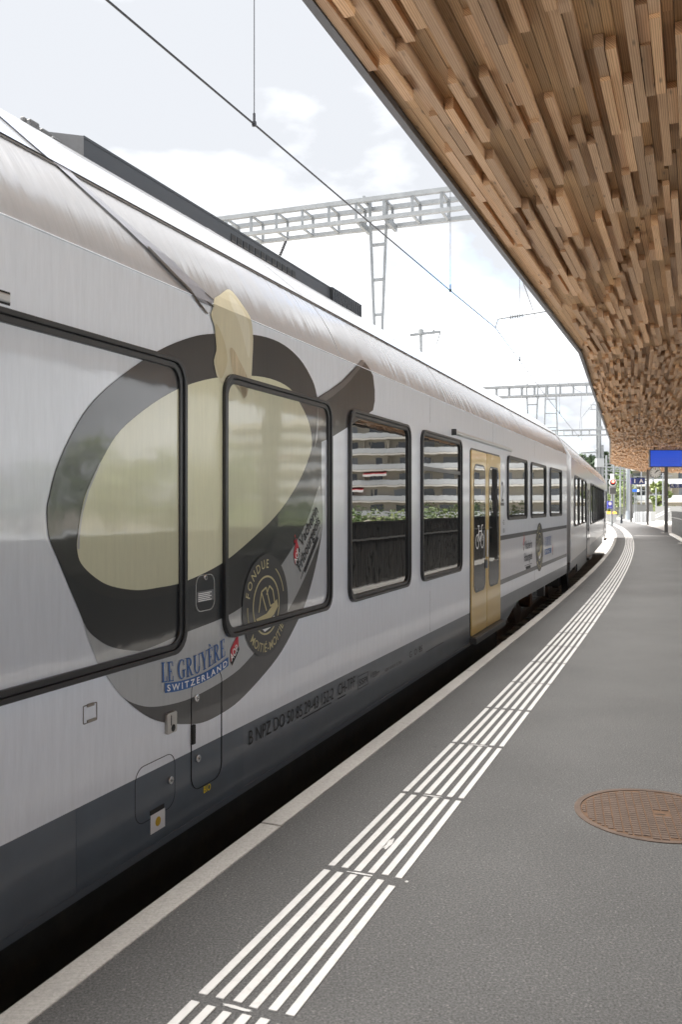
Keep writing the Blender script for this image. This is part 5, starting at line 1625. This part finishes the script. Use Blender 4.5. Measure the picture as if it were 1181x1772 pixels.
wp(MB().bar(a, b, 0.16, 0.14).build('bracket', M_GALV), t)
panel(1033.5, 1047, 793, 808, d - 0.5, mat('cabinet_pale', (0.30, 0.31, 0.315), 0.5), 'transformer_box', t, 0.6)
wp(MB().bar(dpx(1043, 770, d), dpx(1043, 830, d), 0.25, 0.25).bar(dpx(1032, 779, d), dpx(1042, 772, d), 0.2, 0.2).build('cable_duct', M_GALV), t)
for x, y0, dd, lb_ in ((1050.5, 800, 90, 'pale slender mast beside the box of the tall catenary mast'), (1063, 806, 96, 'pale slender mast rising right behind the red signal'), (1074.5, 811, 104, 'pale slender mast between the signal and the slim dark post'), (1111, 826, 130, 'pale slender mast hidden behind the 1 A sign'),
        (1131.5, 828, 120, 'pale slender mast below the station clock'), (1136.5, 856, 108, 'short pale mast beside the ramp handrail'), (1148.5, 823, 110, 'pale slender mast just left of the thick post'), (1119, 850, 120, 'pale slender mast just left of the middle post')):
    a = dpx(x, y0 - 12, dd)
    tag(MB().tube([(a.x, dd, -1), (a.x, dd, a.z)], [0.12, 0.09], 8).bar((a.x - 1.2, dd, a.z - 0.9), (a.x + 1.2, dd, a.z - 0.9), 0.08, 0.1).build('track_mast', mat('pale_mast', (0.24, 0.25, 0.26), 0.45, 0.2)), lb_, 'mast', 'masts among the far tracks')
for i, y0 in enumerate((808, 814, 820, 829)):
    a, b = dpx(1047, y0, 97), dpx(1092, y0 + 3, 99)
    tag(MB().bar(a, b, 0.09, 0.10).build('cross_beam', M_GALV), 'thin horizontal steel beam between the far masts', 'beam', 'beams between the far masts')
# fences, low walls and ramp beyond the posts
d = 74.0
t = empty('board_fence', dpx(1109, 900, d), 0, 'pale grey fence of upright boards behind the middle post', 'fence')
a, b = dpx(1098, 901, d), dpx(1121.5, 885.5, d)
for i in range(12):
    x = a.x + (b.x - a.x) * i / 12
    wd = (b.x - a.x) / 12 * (0.62 if i % 3 else 0.9)
    wp(MB().box(x, x + wd, d, d + 0.05, -0.1, b.z - 0.12 * (i == 0)).build('board', mat('board_pale', (0.55, 0.56, 0.57), 0.6, rnd=0.2)), t)
wp(MB().box(a.x, b.x, d + 0.06, d + 0.12, 0, b.z - 0.1).build('backing', mat('board_back', (0.16, 0.17, 0.19), 0.6)), t)
def low_wall(name, x0, x1, y0, y1, d0, d1, m, label, cat, th=0.15):
    a, b = dpx(x0, y0, d0), dpx(x1, y0, d1)
    dirn = Vector((b.x - a.x, b.y - a.y, 0)).normalized(); n = Vector((-dirn.y, dirn.x, 0)) * th
    c, e = dpx(x0, y1, d0), dpx(x1, y1, d1)
    mb = MB().add([a, b, Vector((b.x, b.y, -1.2)), Vector((a.x, a.y, -1.2)), a + n, b + n, Vector((b.x, b.y, -1.2)) + n, Vector((a.x, a.y, -1.2)) + n], [(0, 1, 2, 3), (7, 6, 5, 4), (0, 4, 5, 1), (1, 5, 6, 2), (3, 2, 6, 7), (0, 3, 7, 4)])
    return tag(mb.build(name, m), label, cat)
low_wall('parapet', 1093, 1131, 873, 890, 96, 96, M_GRILL, 'dark grey parapet behind the pale board fence', 'wall')
low_wall('concrete_block', 1126, 1136, 885.5, 897, 78, 78, mat('white_concrete', (0.42, 0.42, 0.41), 0.7), 'white concrete block beside the middle post', 'block', 1.5)
low_wall('ramp_parapet', 1135, 1190, 876, 886, 86, 72, M_GRILL, 'dark grey ramp parapet behind the thick post', 'wall')
t = empty('ramp_railing', gpx(1140, 897), 0, 'sloping pale handrail of the ramp behind the thick post', 'railing')
for k in range(2):
    a, b = dpx(1136, 896 - 4 * k, 74), dpx(1160, 884 - 4 * k, 70)
    wp(MB().tube([a, b], 0.03, 6).build('rail', mat('rail_pale', (0.6, 0.6, 0.58), 0.4, 0.4)), t)
t = empty('track_railing', dpx(1075, 893, 88), 0, 'dark upright-bar railing between the signal and the pale mast', 'railing')
mb = MB()
for i in range(24):
    a = dpx(1066 + i * 1.0, 878.5, 88)
    mb.box(a.x - 0.012, a.x + 0.012, 88, 88.03, -0.6, a.z)
wp(tag(mb.build('bars', M_GRILL), kind='stuff'), t)
a, b = dpx(1066, 878, 88), dpx(1090, 878, 88)
wp(MB().bar(a, b, 0.05, 0.05).build('top_rail', M_GRILL), t)
tag(MB().box(dpx(1075.5, 0, 70).x, dpx(1078.8, 0, 70).x, 70, 70.15, 0, 0.72).build('litter_bin', mat('bin_dark', (0.03, 0.035, 0.045), 0.5), bevel=0.02), 'small dark litter bin before the slim dark post', 'bin')

# far tracks climbing to the right: pale embankment with rails
emb = MB()
A = [gpx(1040, 884, 0), gpx(1180, 884, 0)]
hv = []
for i in range(20):
    t_ = i / 19
    d = 90 + 160 * t_
    hv += [Vector((-20 + 10 * t_, d, -0.9 + 2.6 * t_ ** 1.2)), Vector((26 + 22 * t_ + 6 * t_ * t_, d, -0.9 + 2.6 * t_ ** 1.2)), Vector((40 + 30 * t_, d, -1.2 + 2.0 * t_))]
emb.add(hv, [(3 * i + j, 3 * i + j + 1, 3 * i + j + 4, 3 * i + j + 3) for i in range(19) for j in range(2)])
tag(emb.build('track_bed', M_BALL), kind='structure')
for j, (x0, bend) in enumerate(((27.5, 6), (29.0, 6), (33.0, 9), (34.5, 9), (38.0, 12), (39.5, 12))):
    pts = []
    for i in range(24):
        t_ = i / 23
        d = 92 + 140 * t_
        pts.append((x0 + 16 * t_ + bend * math.sin(3.1 * t_) * 0.55, d, -0.62 + 2.3 * t_ ** 1.2))
    tag(MB().tube(pts, 0.07, 4).build('rail', M_RAIL), 'brown steel rail of the far curving tracks', 'rail', 'rails of the far tracks')
# ------------------------------------------------------------------ trees and shrubs
def leaf_mat(name, a, b):
    m = bpy.data.materials.new(name)
    m.use_nodes = True
    nt = m.node_tree
    p = nt.nodes['Principled BSDF']
    u = nt.nodes.new('ShaderNodeAttribute'); u.attribute_name = 'tone'
    c = nt.nodes.new('ShaderNodeMix'); c.data_type = 'RGBA'
    c.inputs[6].default_value = (*a, 1); c.inputs[7].default_value = (*b, 1)
    nt.links.new(u.outputs['Fac'], c.inputs[0])
    nt.links.new(c.outputs[2], p.inputs['Base Color'])
    p.inputs['Roughness'].default_value = 0.6
    p.inputs['Transmission Weight'].default_value = 0.0
    return m
M_LEAF = [leaf_mat('leaf_green', (0.045, 0.085, 0.02), (0.12, 0.17, 0.045)), leaf_mat('leaf_dark', (0.02, 0.04, 0.016), (0.05, 0.075, 0.03)), leaf_mat('leaf_light', (0.09, 0.13, 0.03), (0.20, 0.23, 0.07))]
M_BARK = mat('bark', (0.09, 0.065, 0.045), 0.9, var=0.3, vscale=(8, 8, 2))
def crown(clumps, n, size, kind, seed):
    rs = random.Random(seed)
    vs, fs, tone = [], [], []
    tot = sum(r ** 2 for c, r in clumps)
    for c, r in clumps:
        k = max(8, int(n * r * r / tot))
        ct = rs.uniform(0, 0.6)
        for i in range(k):
            d = Vector((rs.gauss(0, 1), rs.gauss(0, 1), rs.gauss(0, 1))).normalized()
            p = c + d * r * (rs.random() ** 0.45)
            a = Vector((rs.gauss(0, 1), rs.gauss(0, 1), rs.gauss(0, 1))).normalized()
            b = a.cross(Vector((rs.gauss(0, 1), rs.gauss(0, 1), rs.gauss(0, 1)))).normalized()
            s = size * rs.uniform(0.6, 1.3)
            j = len(vs)
            vs += [p - a * s, p + b * s * 0.55, p + a * s, p - b * s * 0.55]
            fs.append((j, j + 1, j + 2, j + 3))
            tone.append(min(1, max(0, ct + rs.uniform(-0.2, 0.4))))
    me = bpy.data.meshes.new('crown')
    me.from_pydata(vs, [], fs)
    at = me.attributes.new('tone', 'FLOAT', 'FACE')
    at.data.foreach_set('value', tone)
    me.materials.append(M_LEAF[kind])
    return me
tree_no = [0]
def tree(x, y, z0, h, w, label, kind=0, conifer=False, n=2600, group=None, name='tree', trunk=0.28):
    tree_no[0] += 1
    rs = random.Random(100 + tree_no[0])
    t = empty(name, (x, y, z0), 0, label, 'tree' if name != 'shrub' else 'shrub', group)
    cl = []
    tr = MB()
    if conifer:
        tr.tube([(0, 0, 0), (0, 0, h * 0.97)], [h * 0.02, 0.03], 7)
        z = h * 0.12
        while z < h:
            q = 1 - z / h
            for k in range(6):
                a = rs.uniform(0, 6.28)
                rr = w * 0.5 * (q + 0.05) * rs.uniform(0.35, 1.0)
                cl.append((Vector((math.cos(a) * rr, math.sin(a) * rr, z - rr * 0.25)), w * 0.10 * (0.5 + q)))
            z += h * 0.055
    else:
        th = h * trunk
        tr.tube([(0, 0, 0), (0.02 * h, 0, th), (0, 0.01 * h, h * 0.62)], [h * 0.03, h * 0.022, h * 0.008], 7)
        for k in range(5):
            a = rs.uniform(0, 6.28)
            tr.tube([(0, 0, th * 0.9), (math.cos(a) * w * 0.2, math.sin(a) * w * 0.2, h * 0.55), (math.cos(a) * w * 0.36, math.sin(a) * w * 0.36, h * 0.75)], [h * 0.015, h * 0.009, h * 0.004], 5)
        for k in range(26):
            a = rs.uniform(0, 6.28)
            zz = rs.uniform(trunk * 0.8, 0.97)
            env = math.sin(math.pi * min(1, max(0.05, (zz - trunk * 0.6) / (1.06 - trunk * 0.6)))) ** 0.6
            rr = w * 0.5 * env * math.sqrt(rs.random()) * 0.85
            cl.append((Vector((math.cos(a) * rr, math.sin(a) * rr, zz * h * 0.93)), w * rs.uniform(0.10, 0.19)))
    tr.build('trunk', M_BARK, t)
    o = link_mesh('crown', crown(cl, n, max(0.07, 0.03 * h), kind, 50 + tree_no[0]), t)
    return t
def at(px, d): return (px - 590.5) * d / F
# visible straight ahead
tree(at(1022, 118), 118, -1, 9.8, 6.5, 'dark green tree just left of the tall catenary mast', 1, n=3200)
tree(at(1049, 125), 125, -1, 10.5, 5.0, 'dark ragged conifer behind the tall catenary mast', 1, True, 3200)
for i, (px, d, h, w, k) in enumerate(((1058, 135, 8.2, 8, 0), (1072, 150, 9.5, 9, 0), (1084, 165, 9, 9, 2), (1098, 185, 9, 10, 0), (1066, 110, 4.6, 5, 2))):
    tree(at(px, d), d, -0.8, h, w, 'leafy green tree on the slope behind the signal', k, n=1900, group='trees on the slope behind the signal')
tree(at(1144, 112), 112, -1, 7.0, 2.6, 'bright green tree between the clock and the apartment block', 2, n=2400)
for i, (px, d, h, w, k) in enumerate(((1103, 102, 2.1, 5, 2), (1113, 104, 1.8, 4, 0), (1168, 84, 1.9, 3.0, 2), (1136, 100, 1.7, 3.5, 2))):
    tree(at(px, d), d, -0.6, h, w, 'low green shrub behind the grey parapets', k, n=700, group='shrubs behind the parapets', name='shrub', trunk=0.1)
# hill behind
hm = MB()
hv = []
for j in range(9):
    for i in range(33):
        x = -420 + i * 30; y = 230 + j * 55
        z = -1.2 + (7.5 * math.sin(j / 8 * math.pi / 2) + 1.2 * math.sin(i * 0.9) * j / 8) 
        hv.append((x, y, z))
hm.add(hv, [(j * 33 + i, j * 33 + i + 1, (j + 1) * 33 + i + 1, (j + 1) * 33 + i) for j in range(8) for i in range(32)])
tag(hm.build('hill', M_GRASS, smooth=True), kind='structure')
# hedge and trees to the right (they show in the coach windows)
mirror_h = lambda deg, d: (d * math.sin(R(deg)), d * math.cos(R(deg)))
for i, (hd, d, h, w, k) in enumerate(((27.5, 44, 1.9, 4.5, 2), (29.5, 46, 2.1, 4.0, 0), (31, 43, 1.7, 4, 2), (33, 42, 1.9, 4.2, 0), (35, 40, 1.6, 4, 2), (37, 40, 1.9, 4.2, 0), (39.0, 40, 1.7, 4.5, 0), (40.8, 42, 2.7, 3.4, 0), (42.8, 40, 2.0, 4.5, 2), (45, 42, 2.2, 5, 0))):
    x, y = mirror_h(hd, d)
    tree(x, y, -0.35, h * 0.88, w, 'leafy shrub of the hedge in front of the apartment block', k, n=1500, group='hedge in front of the apartment block', name='shrub', trunk=0.08)
for i, (hd, d, h, w, k) in enumerate(((47.5, 62, 7, 7, 0), (51, 60, 6.0, 8, 0), (55, 58, 7, 8, 2), (60, 56, 6, 8, 0), (66, 52, 7, 9, 0), (73, 50, 6, 9, 2), (81, 50, 7, 9, 0))):
    x, y = mirror_h(hd, d)
    tree(x, y, -0.8, h, w, 'round green tree in the row beside the apartment block', k, n=1800, group='tree row beside the apartment block')

# ------------------------------------------------------------------ curved apartment block
M_PLAS = mat('plaster_beige', (0.42, 0.39, 0.33), 0.85, var=0.06)
M_SLAB = mat('balcony_slab', (0.62, 0.60, 0.55), 0.8, var=0.05)
M_PARA = mat('balcony_panel', (0.50, 0.52, 0.53), 0.45, var=0.05)
M_WINB = mat('flat_window', (0.05, 0.06, 0.075), 0.1, ior=1.8)
M_SHUT = mat('flat_shutter', (0.25, 0.27, 0.30), 0.6)
blk = empty('apartment_block', (86, 122, -3), 0, 'long apartment block with curved pale balconies behind the hedge', 'building')
FL, H0 = 7, 2.75
BW = 88.0
bc = Vector((150 * math.sin(R(34)), 150 * math.cos(R(34)), 0))
bu_ = Vector((math.cos(R(34)), -math.sin(R(34)), 0))      # along the facade, to the right
bn = Vector((-math.sin(R(34)), -math.cos(R(34)), 0))      # towards the station
def fac(u, out, z):
    return bc + bu_ * u + bn * (out - 10 * (u / BW) ** 2 * 2) + Vector((0, 0, z))
def wave(u): return 2.1 + 0.9 * math.sin(u * 0.26 + 0.6)
NU = 66
us = [-BW / 2 + BW * i / NU for i in range(NU + 1)]
def ribbon(fn_list, m, name):
    k = len(fn_list)
    vs = [f(u) for u in us for f in fn_list]
    fs = [(i * k + j, i * k + (j + 1) % k, (i + 1) * k + (j + 1) % k, (i + 1) * k + j) for i in range(NU) for j in range(k)]
    fs += [tuple(range(k)), tuple(NU * k + j for j in range(k))[::-1]]
    return wp(MB().add(vs, fs).build(name, m), blk)
ZG0 = -3.4
ribbon([lambda u: fac(u, 0, -6), lambda u: fac(u, -12, -6), lambda u: fac(u, -12, ZG0 + FL * H0), lambda u: fac(u, 0, ZG0 + FL * H0)], M_PLAS, 'wall')
rw = random.Random(5)
AWN = {(2, 4), (4, 9), (3, 13), (2, 14), (4, 17)}
wi = MB().box(-0.5, 0.5, -0.5, 0.5, 0, 1).build('window', M_WINB, None); wi_me = wi.data; bpy.data.objects.remove(wi)
sh = MB().box(-0.5, 0.5, -0.5, 0.5, 0, 1).build('shutter', M_SHUT, None); sh_me = sh.data; bpy.data.objects.remove(sh)
for fl in range(FL + 1):
    z = ZG0 + fl * H0
    ribbon([lambda u, z=z: fac(u, -0.2, z - 0.14), lambda u, z=z: fac(u, wave(u), z - 0.14), lambda u, z=z: fac(u, wave(u), z + 0.16), lambda u, z=z: fac(u, -0.2, z + 0.16)], M_SLAB, 'balcony_slab')
    if fl < FL:
        ribbon([lambda u, z=z: fac(u, wave(u) - 0.16, z + 0.22), lambda u, z=z: fac(u, wave(u) - 0.06, z + 0.22), lambda u, z=z: fac(u, wave(u) - 0.06, z + 1.05), lambda u, z=z: fac(u, wave(u) - 0.16, z + 1.05)], M_PARA, 'balcony_panel')
        for i in range(20):
            u = -BW / 2 + 2.2 + i * 4.35 + rw.uniform(-0.3, 0.3)
            wd = rw.choice((1.2, 2.0, 2.6))
            c = fac(u, 0.02, z + 0.2)
            o = link_mesh('window', wi_me if rw.random() < 0.7 else sh_me, None)
            o.location = c; o.scale = (wd, 0.1, 2.0)
            d_ = fac(u + 0.2, 0, 0) - fac(u - 0.2, 0, 0)
            o.rotation_euler = (0, 0, math.atan2(d_.y, d_.x))
            wp(o, blk)
            if rw.random() < 0.3:                 # dividing wall between flats
                uu = u + 2.1
                a = fac(uu, 0, z + 0.16); b = fac(uu, wave(uu) - 0.3, z + 0.16)
                wp(MB().bar(a + Vector((0, 0, 1.15)), b + Vector((0, 0, 1.15)), 0.15, 2.3).build('party_wall', M_PLAS), blk)
            if (fl, i) in AWN:
                for q, (m_, nm) in enumerate(((mat('awning_red', (0.42, 0.03, 0.04), 0.7), 'awning'), (mat('awning_white', (0.72, 0.70, 0.68), 0.7), 'awning_hem'))):
                    e = MB()
                    pts_ = []
                    for k in range(8):
                        uu = u - 2.2 + 4.4 * k / 7
                        zt_ = z + 2.45
                        w_ = wave(uu)
                        if q == 0: pts_ += [fac(uu, w_ - 1.3, zt_ + 0.1), fac(uu, w_ + 0.25, zt_ - 0.35)]
                        else: pts_ += [fac(uu, w_ + 0.26, zt_ - 0.35), fac(uu, w_ + 0.27, zt_ - 0.75)]
                    e.add(pts_, [(2 * k, 2 * k + 1, 2 * k + 3, 2 * k + 2) for k in range(7)])
                    wp(e.build(nm, m_), blk)
ribbon([lambda u: fac(u, 0.6, ZG0 + FL * H0 + 0.16), lambda u: fac(u, -11.8, ZG0 + FL * H0 + 0.16), lambda u: fac(u, -11.8, ZG0 + FL * H0 + 0.9), lambda u: fac(u, 0.6, ZG0 + FL * H0 + 0.9)], M_PLAS, 'roof')
# a second block on the other side of the line, beyond the trees
